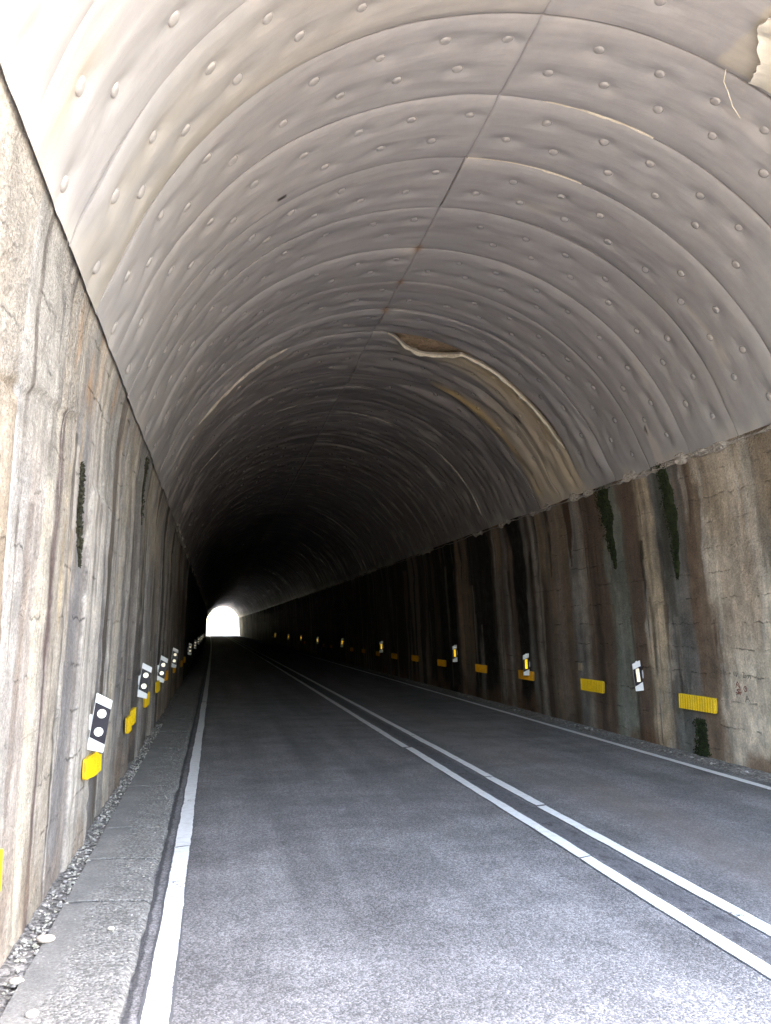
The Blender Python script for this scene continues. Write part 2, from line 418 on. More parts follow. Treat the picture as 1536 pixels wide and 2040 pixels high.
def paint_right(Y, Z):
    wy = Y + 0.13 * fbm(Z * 0.9, Y * 1.2, 3) + 0.05 * fbm(Z * 3.5, Y * 6, 5) + 0.022 * fbm(Z * 14, Y * 16, 6)
    st = hard([(0, TAN), (7.2, GRY), (8.1, TAN), (9.42, BRN), (9.86, GRY), (10.1, (0.15, 0.145, 0.13)), (10.45, GRY), (10.58, TAN2), (11.02, BRN),
               (11.2, RED), (11.50, GRN), (11.78, (0.23, 0.225, 0.195)), (11.95, GRN), (12.15, RED), (12.5, DK), (12.75, RED), (12.95, LGR), (13.15, GRY), (13.5, BRN),
               (13.9, (0.19, 0.15, 0.12)), (14.3, BRN), (14.65, DK), (15.0, LGR), (15.2, DK), (15.45, GRY), (15.7, BLK), (16.3, RED), (16.7, GRY), (16.9, RED), (17.2, LGR), (17.45, DK),
               (17.8, BLK), (18.6, GRY), (18.9, BLK), (19.4, BRN), (20.0, (0.24, 0.17, 0.115)), (20.35, DK), (20.6, BLK), (22.3, DK), (22.9, BLK), (23.6, BRN), (24.1, BLK)], 0.075)
    wy2 = Y + 0.42 * fbm(Z * 0.55 + 7, Y * 0.8, 13) + 0.06 * fbm(Z * 5, Y * 8, 15)
    c = columns(wy, st); c2 = columns(wy2, st)
    c = c + (c2 - c) * (0.85 * sst(0.0, 0.25, fbm(Y * 1.7, Z * 0.8, 17, 5)))[..., None]
    c = np.where(c.mean(-1, keepdims=True) < 0.3, c * 1.25, c)
    c = c * (1 + 0.38 * fbm(Y * 1.1, Z * 1.3, 18, 5) + 0.25 * fbm(Y * 5, Z * 1.2, 19, 4))[..., None]
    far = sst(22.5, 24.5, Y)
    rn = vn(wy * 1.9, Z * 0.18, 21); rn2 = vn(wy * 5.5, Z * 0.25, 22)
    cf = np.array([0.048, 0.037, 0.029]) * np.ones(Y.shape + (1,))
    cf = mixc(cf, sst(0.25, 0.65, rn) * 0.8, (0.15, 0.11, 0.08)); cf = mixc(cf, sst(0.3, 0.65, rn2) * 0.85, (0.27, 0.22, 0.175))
    cf = mixc(cf, sst(158, 172, Y) * (0.35 + 0.65 * sst(-.2, .3, vn(Y * .5, Z * .2, 29))), (0.34, 0.29, 0.22))  # daylight from the exit painted onto the last stretch of wall
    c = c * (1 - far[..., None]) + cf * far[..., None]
    # the clean boarded concrete keeps to the lower wall left of 9.4 m; brown runs above it
    m = sst(0.15, 0.55, fbm(Y * 2.2, Z * 0.55, 31)) * sst(0.6, 1.6, Z) * (1 - sst(9.3, 9.6, Y)); c = mixc(c, m * 0.45, (0.30, 0.215, 0.15))
    m = (1 - sst(8.15, 8.55, Y + 0.08 * fbm(Z * 2, Y, 33))) * sst(2.0, 2.6, Z + 0.3 * vn(Y * 4, Z, 34)); c = mixc(c, m * 0.9, (0.12, 0.105, 0.095))
    m = sst(-0.2, 0.3, fbm(Y * 1.6, Z * 1.6, 35)) * (1 - sst(0.12, 0.50, Z + 0.15 * vn(Y * 3, 0 * Z, 36))); c = mixc(c, m * 0.8, (0.17, 0.10, 0.06))
    # upper wall is lighter and yellower where the water has not run
    m = sst(2.4, 3.0, Z + 0.25 * vn(Y * 3, Z, 37)) * sst(0.0, 0.45, vn(Y * 2.1, Z * 0.4, 38)) * (1 - sst(17, 20, Y)); c = mixc(c, m * 0.6, (0.33, 0.25, 0.165))
    for i, (yc, w, zt, zb, col, a) in enumerate([
            (11.25, .5, 3.9, .2, RED, .6), (12.35, .5, 3.9, 0.1, RED, .75), (13.4, .35, 3.9, 2.6, (0.07, 0.035, 0.018), .9),
            (16.0, .95, 3.9, 1.25, BLK, 1), (17.9, .5, 3.6, 1.3, BLK, 1), (18.7, .8, 3.9, 1.0, BLK, .9), (19.4, .35, 2.6, .2, (0.22, 0.155, 0.10), .8),
            (20.9, 1.2, 3.9, 1.1, (0.012, .009, .007), 1), (22.0, .7, 3.2, .6, (0.012, .009, .007), 1), (10.35, .25, 3.9, 1.6, (0.09, 0.085, 0.06), .6), (9.75, .3, 3.9, .4, (0.16, .105, .07), .6),
            (16.75, .16, 2.8, .6, (.30, .265, .22), .9), (17.5, .14, 2.2, .3, (.27, .24, .20), .9), (19.15, .14, 2.6, .4, (.25, .22, .18), .8), (21.4, .22, 3.2, .8, (.20, .17, .14), .8),
            (13.05, .10, 3.2, .3, (.32, .28, .235), .8), (14.9, .12, 3.4, .5, (.30, .25, .20), .8), (26.2, .5, 3.4, 1.9, (.22, .15, .11), .8), (28.5, .3, 3.0, .9, (.17, .13, .10), .8)]):
        c = mixc(c, tongue(Y, Z, yc, w, zt, zb, 60 + i * 7) * a, col)
    c = drips(c, Y, Z, 120, 9.3, 34, 4001, [DK, BLK, RED, BRN, LGR, (.30, .26, .215), (.13, .12, .105), (.045, .032, .022)], 0.9)
    c = drips(c, Y, Z, 16, 7.4, 9.4, 4501, [(.30, .22, .15), (.36, .30, .23), (.22, .18, .14)], 0.6)
    c = crust(c, Y, Z, 0.55 * (1 - 0.6 * sst(16, 22, Y)), 4701)
    alpha = sst(0.0, 0.5, fbm(Y * 1.3, Z * 1.3, 44)) * 0.6 + sst(2.2, 2.6, Z) * 0.3
    return np.concatenate([c, alpha[..., None]], -1)

PALE, CRM, LGY, MGY, PRP = (0.52, 0.475, 0.425), (0.46, 0.415, 0.35), (0.34, 0.32, 0.30), (0.235, 0.22, 0.215), (0.16, 0.125, 0.115)

def paint_left(Y, Z):
    wy = Y + 0.03 * fbm(Z * 1.1, Y * 1.2, 103) + 0.02 * fbm(Z * 3.5, Y * 9, 105) + 0.018 * fbm(Z * 13, Y * 17, 106)
    st = hard([(0, (.31, .26, .205)), (3.62, (.27, .225, .175)), (3.86, (0.42, 0.42, 0.43)), (3.98, LGY), (4.30, (.36, .32, .29)), (4.62, CRM), (4.95, PRP), (5.08, (.38, .335, .28)), (5.45, MGY),
               (5.95, (.30, .27, .25)), (6.15, PALE), (7.05, MGY), (7.42, (.13, .115, .10)), (7.75, LGY), (8.1, CRM), (8.5, MGY), (8.75, (.37, .34, .31)), (9.1, (.17, .155, .145)), (9.55, (.30, .27, .245)),
               (9.9, MGY), (10.3, (.36, .33, .30)), (10.6, (.15, .135, .125)), (11.1, LGY), (11.5, MGY), (12.0, (.28, .25, .22)), (12.5, (.13, .115, .10)), (13.0, (.27, .235, .20)), (13.7, MGY),
               (14.3, (.11, .095, .085)), (14.9, (.29, .255, .22)), (15.6, (.16, .135, .12)), (16.3, (.26, .22, .19)), (17.0, (.08, .068, .058)), (17.6, (.24, .20, .165)), (18.6, (.17, .135, .11)),
               (19.8, (.25, .20, .16)), (21.0, (.15, .115, .09)), (22.2, (.22, .175, .14)), (23.4, (.13, .10, .08)), (24.6, (.20, .16, .13)), (26.0, (.12, .095, .078)), (26.9, (.15, .12, .10)), (27.4, (.02, .017, .015))], 0.03)
    wy2 = Y + 0.13 * fbm(Z * 0.55 + 7, Y * 0.9, 113) + 0.05 * fbm(Z * 5, Y * 9, 115)
    c = columns(wy, st); c2 = columns(wy2, st)
    c = c + (c2 - c) * (0.55 * sst(0.05, 0.3, fbm(Y * 2.0, Z * 0.8, 117, 5)) * sst(4.1, 4.5, Y))[..., None]
    rn = vn(wy * 2.3, Z * 0.2, 121); rn2 = vn(wy * 6.5, Z * 0.3, 122)
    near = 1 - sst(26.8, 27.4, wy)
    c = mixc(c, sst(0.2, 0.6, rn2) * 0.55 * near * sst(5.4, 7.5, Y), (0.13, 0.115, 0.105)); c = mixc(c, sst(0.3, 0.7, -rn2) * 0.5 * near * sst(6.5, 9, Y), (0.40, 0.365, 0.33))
    cf = np.array([0.016, 0.014, 0.012]) * np.ones(Y.shape + (1,)); cf = mixc(cf, sst(0.3, 0.7, rn2) * 0.7, (0.06, 0.052, 0.045)); cf = mixc(cf, sst(160, 175, Y) * 0.6, (0.24, 0.22, 0.17))  # far end lightened in the colour as if lit from the exit
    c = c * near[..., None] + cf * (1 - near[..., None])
    # upper wall: drier, warmer, board marked
    up = sst(2.2, 2.9, Z + 0.3 * vn(Y * 1.7, Z, 130)) * near
    c = mixc(c, up * 0.75 * sst(-0.35, 0.25, vn(Y * 1.6, Z * .5, 131)), (.44, .385, .31))
    c = mixc(c, up * sst(0.1, 0.5, vn(Y * 1.9 + 40, Z * .6, 132)) * 0.75, (.25, .24, .225))
    m = sst(2.60, 2.66, Z - 0.15 * (Y - 3.5) + 0.03 * vn(Y * 5, Z * 0, 220)) * (1 - sst(4.9, 5.4, Y)); c = mixc(c, m * 0.75, (.36, .335, .30)); c = mixc(c, m * sst(0, .4, fbm(Y * 2.2, Z * 1.0, 139)) * 0.7, (.45, .39, .32))
    c = mixc(c, sst(0.25, 0.55, fbm(Y * 2.5, Z * 1.2, 133)) * sst(2.9, 3.25, Z) * (1 - sst(7, 8, Y)), (.36, .24, .155))
    # rust and damp towards the foot
    c = mixc(c, sst(0.0, 0.4, fbm(Y * 1.5, Z * 1.2, 134)) * (1 - sst(0.2, 0.8, Z)) * 0.5 * near, (.29, .21, .145))
    for i, (yc, w, zt, zb, col, a) in enumerate([
            (3.92, .10, 2.55, -1.2, (.60, .60, .61), .95), (4.74, .25, 2.4, -.6, (.53, .475, .39), .8), (5.0, .10, 2.0, .3, (.13, .095, .085), .9), (5.55, .25, 2.75, .8, (.55, .49, .42), .6), (5.3, .12, 2.6, 1.5, (.44, .34, .21), .8),
            (7.55, .30, 3.7, -.2, (.12, .10, .085), .85), (9.3, .25, 3.4, .2, (.09, .078, .065), .85), (10.8, .30, 3.7, 1.4, (.07, .065, .04), .8), (12.6, .35, 3.7, 1.0, (.08, .065, .05), .85),
            (14.4, .3, 3.6, .0, (.075, .06, .05), .85), (17.1, .4, 3.6, 0.2, (.055, .045, .038), .9), (8.85, .10, 2.6, .0, (.52, .48, .43), .8), (11.2, .14, 2.8, .0, (.48, .44, .39), .8), (10.2, .12, 2.3, .2, (.50, .46, .41), .8),
            (15.2, .2, 2.6, .1, (.42, .37, .32), .7), (20.3, .45, 3.7, 1.4, (.17, .085, .04), .8), (23.2, .5, 3.7, 1.2, (.16, .08, .04), .8), (25.4, .5, 3.7, .8, (.06, .045, .035), .9)]):
        c = mixc(c, tongue(Y, Z, yc, w, zt, zb, 160 + i * 7) * a, col)
    c = drips(c, Y, Z, 150, 4.1, 27, 5001, [(.52, .48, .43), (.46, .42, .37), (.16, .135, .12), (.105, .09, .078), (.075, .062, .05), (.30, .27, .25), (.38, .30, .22), (.20, .19, .19)], 0.8)
    c = crust(c, Y, Z, 0.6 * near, 5701)
    alpha = np.clip(sst(-0.1, 0.5, fbm(Y * 1.2, Z * 0.7, 144)) * 0.9 + (1 - sst(5.2, 5.8, Y)) * 0.35, 0, 1) * (1 - 0.7 * sst(6.1, 6.2, wy) * (1 - sst(7.0, 7.1, wy)))
    return np.concatenate([c, alpha[..., None]], -1)

def disp_right(Y, Z):
    d = 0.012 * fbm(Y * 1.3, Z * 0.9, 201) + 0.006 * fbm(Y * 7, Z * 6, 203)
    d = d + 0.016 * sst(0.1, 0.6, vn(Y * 2.3, Z * 0.25, 205)) * sst(10.5, 12, Y)
    d = d + 0.02 * (sst(2.35, 2.45, Z + 0.05 * vn(Y * 3, Z * 0, 207)) - 0.5) * 0.5 + 0.007 * fbm(Y * 15, Z * 11, 208, 3) * sst(0, .4, fbm(Y * 1.3, Z * 1.3, 44))
    return d * (1 - sst(3.5, 3.7, Z)) - 0.004 * sst(3.5, 3.7, Z)

def disp_left(Y, Z):
    d = 0.014 * fbm(Y * 1.5, Z * 0.7, 211) + 0.008 * fbm(Y * 9, Z * 6, 213)
    rid = np.abs(vn(Y * 2.1 + 0.25 * vn(Z * 0.8, Y, 216), Z * 0.12, 215))
    d = d + (0.055 * (0.5 - rid)) * sst(6.5, 10.0, Y) * (1 - 0.5 * sst(2.4, 3.2, Z))
    d = d + 0.016 * vn(Y * 6.3, Z * 0.3, 217) * sst(6, 8, Y)
    # swollen lime column beside the camera and the overhang above it
    d = d + 0.010 * fbm(Y * 16, Z * 11, 214, 3) * sst(-0.1, 0.4, fbm(Y * 1.2, Z * 0.7, 144))
    col = 1 - sst(3.70, 3.92, Y + 0.03 * vn(Z * 2, Y * 0, 219))
    d = d + 0.05 * col * (1 - sst(2.555, 2.585, Z + 0.03 * vn(Y * 9, Z * 0, 222)))
    d = d + 0.018 * sst(2.60, 2.63, Z - 0.15 * (Y - 3.5) + 0.03 * vn(Y * 5, Z * 0, 220)) * (1 - sst(5.2, 6.0, Y)) * (1 - sst(3.2, 3.45, Z))
    d = d * (1 - sst(3.3, 3.5, Z)) - 0.004 * sst(3.35, 3.5, Z)
    d = d + 0.02 * sst(6.1, 6.16, Y) * (1 - sst(7.0, 7.06, Y)) * (1 - sst(2.55, 2.62, Z))
    return d

def wall_pt(side, Y, Z, off=0.0):
    Y = np.asarray(Y, float); Z = np.asarray(Z, float)
    dx, dz = bend(Y)
    d = (disp_right(Y, Z) if side > 0 else disp_left(Y, Z)) + off
    return np.stack([wall_x(Z, side) - side * d + dx, Y, Z + dz], -1)

# ------------------------------------------------------------------ the tunnel
TUN = link(bpy.data.objects.new('road_tunnel', None), None, category='tunnel',
           label='long arched road tunnel with stained concrete walls and grey studded lining')
TUN.location = (XC, Y0, 0)
TO = Vector(TUN.location)

def tpart(name, me, **kw):
    """mesh in world coordinates -> child of the tunnel"""
    o = bpy.data.objects.new(name, me); link(o, TUN, **kw)
    o.matrix_parent_inverse = __import__('mathutils').Matrix.Translation(-TO)
    return o

def build_wall(side):
    ys = ystep(Y0, Y1, 0.016 if side < 0 else 0.020, 0.0028)
    zs = np.linspace(-0.12, 4.0, 200)
    Z, Y = np.meshgrid(zs, ys)
    P = wall_pt(side, Y, Z)
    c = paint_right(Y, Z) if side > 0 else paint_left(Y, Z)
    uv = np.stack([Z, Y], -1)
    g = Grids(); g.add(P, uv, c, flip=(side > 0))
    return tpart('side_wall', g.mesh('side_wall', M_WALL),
                 label='right hand concrete wall, brown and tan with dark water runs' if side > 0 else 'left hand concrete wall, pale grey and cream with vertical ridges')

build_wall(1); build_wall(-1)

# rock behind the lining (seen through the tear)
def build_backing():
    ss = np.linspace(-4.9, 4.9, 150); ys = ystep(Y0, Y1, 0.10, 0.012)
    S, Y = np.meshgrid(ss, ys)
    X, Z, nx, nz = arc(S); dx, dz = bend(Y)
    off = -0.11 + 0.04 * fbm(S * 2.5, Y * 2.5, 301) + 0.02 * fbm(S * 9, Y * 9, 302)
    P = np.stack([X + nx * off + dx, Y, Z + nz * off + dz], -1)
    g = Grids(); g.add(P, np.stack([S, Y], -1), np.full(S.shape + (3,), 0.4))
    tpart('rock_vault', g.mesh('rock_vault', M_ROCK))
build_backing()

# --- lining panels -------------------------------------------------
def fixings(k, side):
    """(s, Y) of the disc fixings on ring k"""
    rn = random.Random(1000 + k * 2 + (side > 0)); y = YB + k; o = []
    if side > 0: rows = ((0.30, 0.37), (0.65, 0.07))
    else: rows = ((0.30, -0.42), (0.65, -0.68))
    for dy, s0 in rows:
        s = s0
        while (s < S_R - 0.12) if side > 0 else (s > S_L + 0.12):
            if rn.random() > 0.06 and not (k == 11 and side > 0 and 0.1 < s < 1.3 and dy < 0.5): o.append((s + rn.uniform(-.035, .035), y + dy + rn.uniform(-.025, .025)))
            s += 0.522 * (1 if side > 0 else -1)
    return o

def lin_disp(S, Y, k, side, fx):
    y = YB + k; t = Y - y
    e = np.minimum(t, 1 - t)
    amp = 0.020 + 0.010 * vn(np.float64(k * 1.7), np.float64(side * 3.1), 401)
    d = 0.035 + amp * (1 - np.exp(-np.clip(e, 0, 1) / 0.055))
    far = sst(8, 14, Y)
    d = d + (0.010 + 0.024 * far * (1 if side < 0 else 0.6)) * fbm(S * 0.55, Y * 3.2 + 0.5 * S * 0.1, 403, 3)
    d = d + 0.022 * fbm(S * 0.45, Y * 0.8, 405, 2) + 0.004 * fbm(S * 2.2, Y * 7, 406, 3)
    d = d + 0.010 * vn(S * 0.7, np.full_like(S, k * 5.3), 407) * np.sign(0.5 - t) * np.exp(-e / 0.10)
    lo = (S_R - S) if side > 0 else (S - S_L)
    if 10 <= k <= 13:
        d = d + 0.075 * fbm(S * 0.6, Y * 2.2, 411, 3) * (1 if side > 0 else 0.6)
    d = 0.014 + (d - 0.014) * (0.06 + 0.94 * sst(0.0, 0.40, lo))
    for (fs, fy) in fx:
        r2 = ((S - fs) / 0.16) ** 2 + ((Y - fy) / 0.085) ** 2
        d = d - 0.024 * np.exp(-r2 * 1.3)
    if k == 11 and side > 0:                    # the torn panel: its near edge sags
        sag = np.exp(-((S - 0.66) / 0.45) ** 2)
        d = d + 0.07 * sag * np.exp(-np.clip(t, 0, 1) / 0.28)
        d = d + 0.05 * sst(0.1, 0.5, S) * (1 - sst(3.3, 3.7, S)) * np.exp(-np.clip(t, 0, 1) / 0.12)
    if k == 11 and side < 0:
        d = d + 0.035 * sst(-3.6, -3.2, S) * (1 - sst(-1.8, -1.4, S)) * np.exp(-np.clip(t, 0, 1) / 0.10)
    return d

RUNS = [(3.78, 10.12, .10, 4.4, .9), (2.76, 8.07, .07, 3.5, .6), (2.96, 9.54, .05, 3.3, .5), (0.5, 8.03, .09, 0.95, .5), (1.53, 5.75, .09, 2.0, .35)]

def paint_lining(S, Y, side):
    base = np.array([0.375, 0.352, 0.340]) * np.ones(S.shape + (1,))
    base = mixc(base, 0.35 * sst(-0.2, 0.5, fbm(S * 0.8, Y * 0.9, 420)), (0.35, 0.33, 0.322))
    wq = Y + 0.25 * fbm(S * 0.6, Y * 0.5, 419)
    soot_and_falloff = sst(5, 12, Y) * 0.06 + sst(12.4, 13.8, wq) * 0.40 + sst(14, 24, Y) * 0.16  # dirtier lining past the tear, plus painted light falloff with depth
    base = mixc(base, soot_and_falloff, (0.155, 0.125, 0.110))
    deep = (sst(22, 40, Y) * 0.35 + sst(45, 80, Y) * 0.5) * (1 - sst(166, 180, Y)); base = mixc(base, deep, (0.07, 0.058, 0.052))  # painted dimming deep in the bore, lifted near the exit
    # dirt that runs round the arch
    m = sst(0.05, 0.55, fbm(S * 0.28, Y * 3.4, 421, 4)) * (0.45 + 0.55 * sst(6, 13, Y)); base = mixc(base, m * 0.40, (0.215, 0.19, 0.178))
    m = sst(0.15, 0.6, fbm(S * 0.45 + 9, Y * 4.0, 423, 4)) * sst(9, 13, Y); base = mixc(base, m * 0.45, (0.47, 0.42, 0.38))
    if side < 0:
        wy = Y + 0.05 * fbm(S * 0.7, Y * 0.6, 425)
        m = sst(4.35, 4.95, wy) * (1 - sst(5.38, 5.44, Y + 0.012 * fbm(S * 4, Y * 3, 426))) * (0.55 + 0.45 * vn(S * 0.8, Y * 3, 427))
        base = mixc(base, np.clip(m, 0, 1) * 0.45, (0.47, 0.41, 0.30))
        m = np.exp(-((wy - 3.62) / 0.10) ** 2) * sst(-0.4, 0.4, vn(S * 1.2, Y, 428)); base = mixc(base, m * 0.7, (0.46, 0.38, 0.25))
        m = np.exp(-((Y - 12.0 + 0.05 * vn(S, Y * 0, 429)) / 0.09) ** 2) * sst(-3.9, -3.3, S) * (1 - sst(-1.0, -0.2, S)); base = mixc(base, m * 0.85, (0.52, 0.47, 0.43))
        m = np.exp(-((Y - 12.75 + 0.06 * vn(S, Y * 0, 430)) / 0.14) ** 2) * sst(-4.5, -4.0, S) * (1 - sst(-1.6, -0.9, S)); base = mixc(base, m * 0.6, (0.34, 0.28, 0.22))
    else:
        wy = Y + 0.06 * fbm(S * 0.8, Y * 0.7, 431)
        m = sst(12.35, 12.5, wy) * (1 - sst(12.95, 13.3, wy)) * sst(0.0, 0.6, S); base = mixc(base, m * 0.95, (0.56, 0.47, 0.345))
        m = np.exp(-((wy - 12.70) / 0.17) ** 2) * sst(0.9, 2.0, S); base = mixc(base, m * 0.9, (0.64, 0.50, 0.31))
        m = np.exp(-((wy - 14.12) / 0.15) ** 2) * sst(1.05, 1.6, S); base = mixc(base, m * 0.95, (0.62, 0.45, 0.22))
        m = np.exp(-((wy - 13.55) / 0.20) ** 2) * sst(0.9, 3.8, S); base = mixc(base, m * 0.7, (0.44, 0.39, 0.33))
        m = sst(12.45, 12.6, wy) * (1 - sst(14.15, 14.4, wy)) * sst(1.6, 3.9, S + 0.5 * fbm(Y * 3, S * 0.6, 434)); base = mixc(base, m * 0.85, (0.58, 0.49, 0.36))
        m = np.exp(-((wy - 12.25) / 0.16) ** 2) * sst(3.0, 4.0, S); base = mixc(base, m * 0.8, (0.46, 0.42, 0.37))
        for (s0, y, w, s1, a) in RUNS:
            t = (S - s0) / (s1 - s0)
            m = (1 - sst(0.6, 1.15, np.abs(Y - y - 0.02 * vn(S * 4, Y * 0, 433)) / (w * (0.55 + 0.9 * np.clip(t, 0, 1))))) * sst(-0.08, 0.06, t) * (1 - sst(0.85, 1.25, t)); base = mixc(base, m * a, (0.50, 0.455, 0.41))
        for (s0, y, r) in ((3.83, 10.13, .035), (2.72, 13.27, .06), (0.68, 13.67, .03), (0.16, 14.42, .03), (1.27, 14.27, .03)):
            m = 1 - sst(0.6, 1.0, np.hypot((S - s0) * 0.45, Y - y) / r); base = mixc(base, m * 0.9, (0.02, 0.016, 0.013))  # small torn holes: their dark inside is painted on, no opening
        m = sst(1.22, 1.26, S + 0.06 * fbm(Y * 6, S * 2, 436)) * (1 - sst(3.2, 4.2, S)) * (1 - sst(5.36, 5.42, Y)); base = mixc(base, m * 0.6, (0.49, 0.43, 0.33))
    if side < 0:
        m = 1 - sst(0.7, 1.0, np.hypot((S + 2.19) * 0.5, Y - 7.23) / 0.035); base = mixc(base, m, (0.03, 0.022, 0.018))  # hole shade painted as a dark spot
        m = (1 - sst(0.7, 1.0, np.hypot((S + 2.38) * 0.55, Y - 7.27) / 0.10)); base = mixc(base, m * 0.5, (0.50, 0.46, 0.42))
    m = sst(0.62, 0.75, vn(S * 2.0 + 3, Y * 6.0, 445)) * sst(11, 14, Y); base = mixc(base, m * 0.55, (0.52, 0.46, 0.41))
    m = sst(0.66, 0.78, vn(S * 1.1 + 13, Y * 9.0, 446)) * sst(15, 18, Y) * (1 - sst(60, 80, Y)); base = mixc(base, m * 0.8, (0.58, 0.52, 0.46))  # pale glints of light painted on the deep lining
    # lime at the crown joint where rings meet
    q = np.abs((Y - YB) - np.round(Y - YB)); q2 = np.round(Y - YB)
    h = vn(q2 * 3.7, q2 * 0 + side, 437)
    m = np.exp(-((S - S_SEAM) / 0.32) ** 2) * np.exp(-(q / 0.12) ** 2) * sst(-0.3, 0.2, h) * sst(-0.4, 0.3, vn(S * 4, Y * 5, 438)); base = mixc(base, m * 0.7, (0.56, 0.51, 0.46))
    # rust right at the crown joint further in
    m = np.exp(-((S - S_SEAM) / 0.05) ** 2) * np.exp(-(q / 0.10) ** 2) * (np.abs(q2 - 9) < 2); base = mixc(base, m * 0.8, (0.25, 0.13, 0.05))
    # scuffed lime rim at the lower edge
    lo = (S_R - S) if side > 0 else (S - S_L)
    m = (1 - sst(0.03, 0.22, lo + 0.10 * vn(Y * 4, S * 0, 439))) * sst(-0.3, 0.4, vn(Y * 2.2, S * 0, 440)); base = mixc(base, m * 0.55, (0.52, 0.48, 0.43))
    # open joints hold dirt
    m = np.exp(-(q / 0.0045) ** 2); base = mixc(base, m * 0.75, (0.10, 0.085, 0.075))
    m = np.exp(-((S - S_SEAM) / 0.006) ** 2); base = mixc(base, m * 0.5, (0.15, 0.13, 0.115))
    return base

def GAP(S):
    u = np.clip(S / 1.24, 0, 1)
    return 0.36 * np.sin(np.pi * u ** 1.15) ** 0.8 * (1 + 0.10 * fbm(S * 5, S * 0, 455))

def build_panel(k, side, g=None):
    y = YB + k
    near = y < 17; mid = y < 34
    nt = 44 if near else (22 if mid else 12)
    ns = 190 if near else (110 if mid else 60)
    rn = random.Random(50 + k * 2 + (side > 0))
    sE = (S_R if side > 0 else S_L) + rn.uniform(-.012, .012) * side
    ss = S_SEAM + (sE - S_SEAM) * np.linspace(0, 1, ns) ** 1.4
    tt = np.linspace(0, 1, nt); tt = 0.5 - 0.5 * np.cos(np.pi * tt) if near else tt
    tt = 0.004 + tt * 0.992
    S, T = np.meshgrid(ss, tt)
    Y = y + T
    fx = fixings(k, side) if y < 30 else []
    D = lin_disp(S, Y, k, side, fx)
    if abs(k) < 400:
        es = np.abs(S - S_SEAM); D = D - 0.012 * np.exp(-es / 0.012)
    Yp = Y + 0.012 * vn(S * 0.9, S * 0 + k * 2.3, 450)
    if k == 11 and side > 0:
        Yp = Yp + GAP(S) * (1 - T) ** 1.5 + 0.05 * sst(0.1, .4, S) * (1 - sst(3.2, 3.7, S)) * (1 - T) ** 4
    X, Z, nx, nz = arc(S)
    # ragged lower edge
    dx, dz = bend(Yp)
    P = np.stack([X + nx * D + dx, Yp, Z + nz * D + dz], -1)
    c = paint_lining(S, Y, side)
    # turned-in edges: near and far, so each panel has thickness
    def turn(row):
        E = np.stack([P[row], P[row].copy()], 0)
        q = 0.008 + 0.052 * sst(0.05, 0.35, ((S_R - S[row]) if side > 0 else (S[row] - S_L)))
        E[1, :, 0] -= nx[row] * q; E[1, :, 2] -= nz[row] * q
        return E
    own = g is None
    if own: g = Grids()
    fl = side < 0
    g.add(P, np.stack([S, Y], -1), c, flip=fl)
    for row, f2 in ((0, not fl), (-1, fl)):
        E = turn(row); cc = np.stack([c[row], c[row] * 0.8], 0)
        g.add(E, np.stack([np.stack([ss, Y[row]], -1)] * 2, 0), cc, flip=f2)
    if own:
        return tpart('lining_panel', g.mesh('lining_panel', M_LIN))

def disc_mesh(n=14):
    mb_v = []; r = [(0.0, 0.010), (0.020, 0.0092), (0.034, 0.0065), (0.041, 0.002), (0.0435, -0.006), (0.0445, -0.025)]
    V = [(0, 0, r[0][1])]; F = []
    for (rr, zz) in r[1:]:
        for i in range(n): a = 2 * math.pi * i / n; V.append((rr * math.cos(a), rr * math.sin(a), zz))
    for i in range(n): F.append((0, 1 + i, 1 + (i + 1) % n))
    for j in range(len(r) - 2):
        for i in range(n):
            a = 1 + j * n + i; b = 1 + j * n + (i + 1) % n; F.append((a, a + n, b + n, b))
    return V, F

_dv, _df = disc_mesh()
DISC = bpy.data.meshes.new('fixing_disc'); DISC.from_pydata(_dv, [], _df); DISC.update()
for p in DISC.polygons: p.use_smooth = True
DISC.materials.append(M_WASH)

panels = {}
for k in range(1, 49):
    for side in (1, -1):
        panels[(k, side)] = build_panel(k, side)
gg = Grids()
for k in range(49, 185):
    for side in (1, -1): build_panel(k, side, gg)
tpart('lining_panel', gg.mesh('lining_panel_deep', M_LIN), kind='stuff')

# fixings: the hundred nearest in view as pieces of their panels, the rest as one part
allf = []
CAMP = np.array([0, 0, 1.6])
for k in range(2, 28):
    for side in (1, -1):
        fx = fixings(k, side)
        S = np.array([f[0] for f in fx]); Y = np.array([f[1] for f in fx])
        D = lin_disp(S, Y, k, side, fx) + 0.008
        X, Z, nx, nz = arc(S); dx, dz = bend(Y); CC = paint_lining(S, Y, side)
        for i in range(len(fx)):
            p = np.array([X[i] + nx[i] * D[i] + dx[i], Y[i], Z[i] + nz[i] * D[i] + dz[i]])
            v = p - CAMP
            # inside the frame?
            fw = np.array([0.1911, 0.9722, 0.1357]); rt = np.array([0.9812, -0.1928, 0]); up = np.array([-0.0262, -0.1331, 0.9907])
            w = v @ fw; u_, v_ = (v @ rt) / w, (v @ up) / w
            inside = abs(u_) < 0.456 and abs(v_) < 0.603
            allf.append((0 if inside else 1, np.linalg.norm(v), p, (nx[i], 0, nz[i]), k, side, CC[i] * 0.98))
allf.sort(key=lambda t: (t[0], t[1]))
rest_v, rest_f, rest_c = [], [], []
rr = random.Random(5)
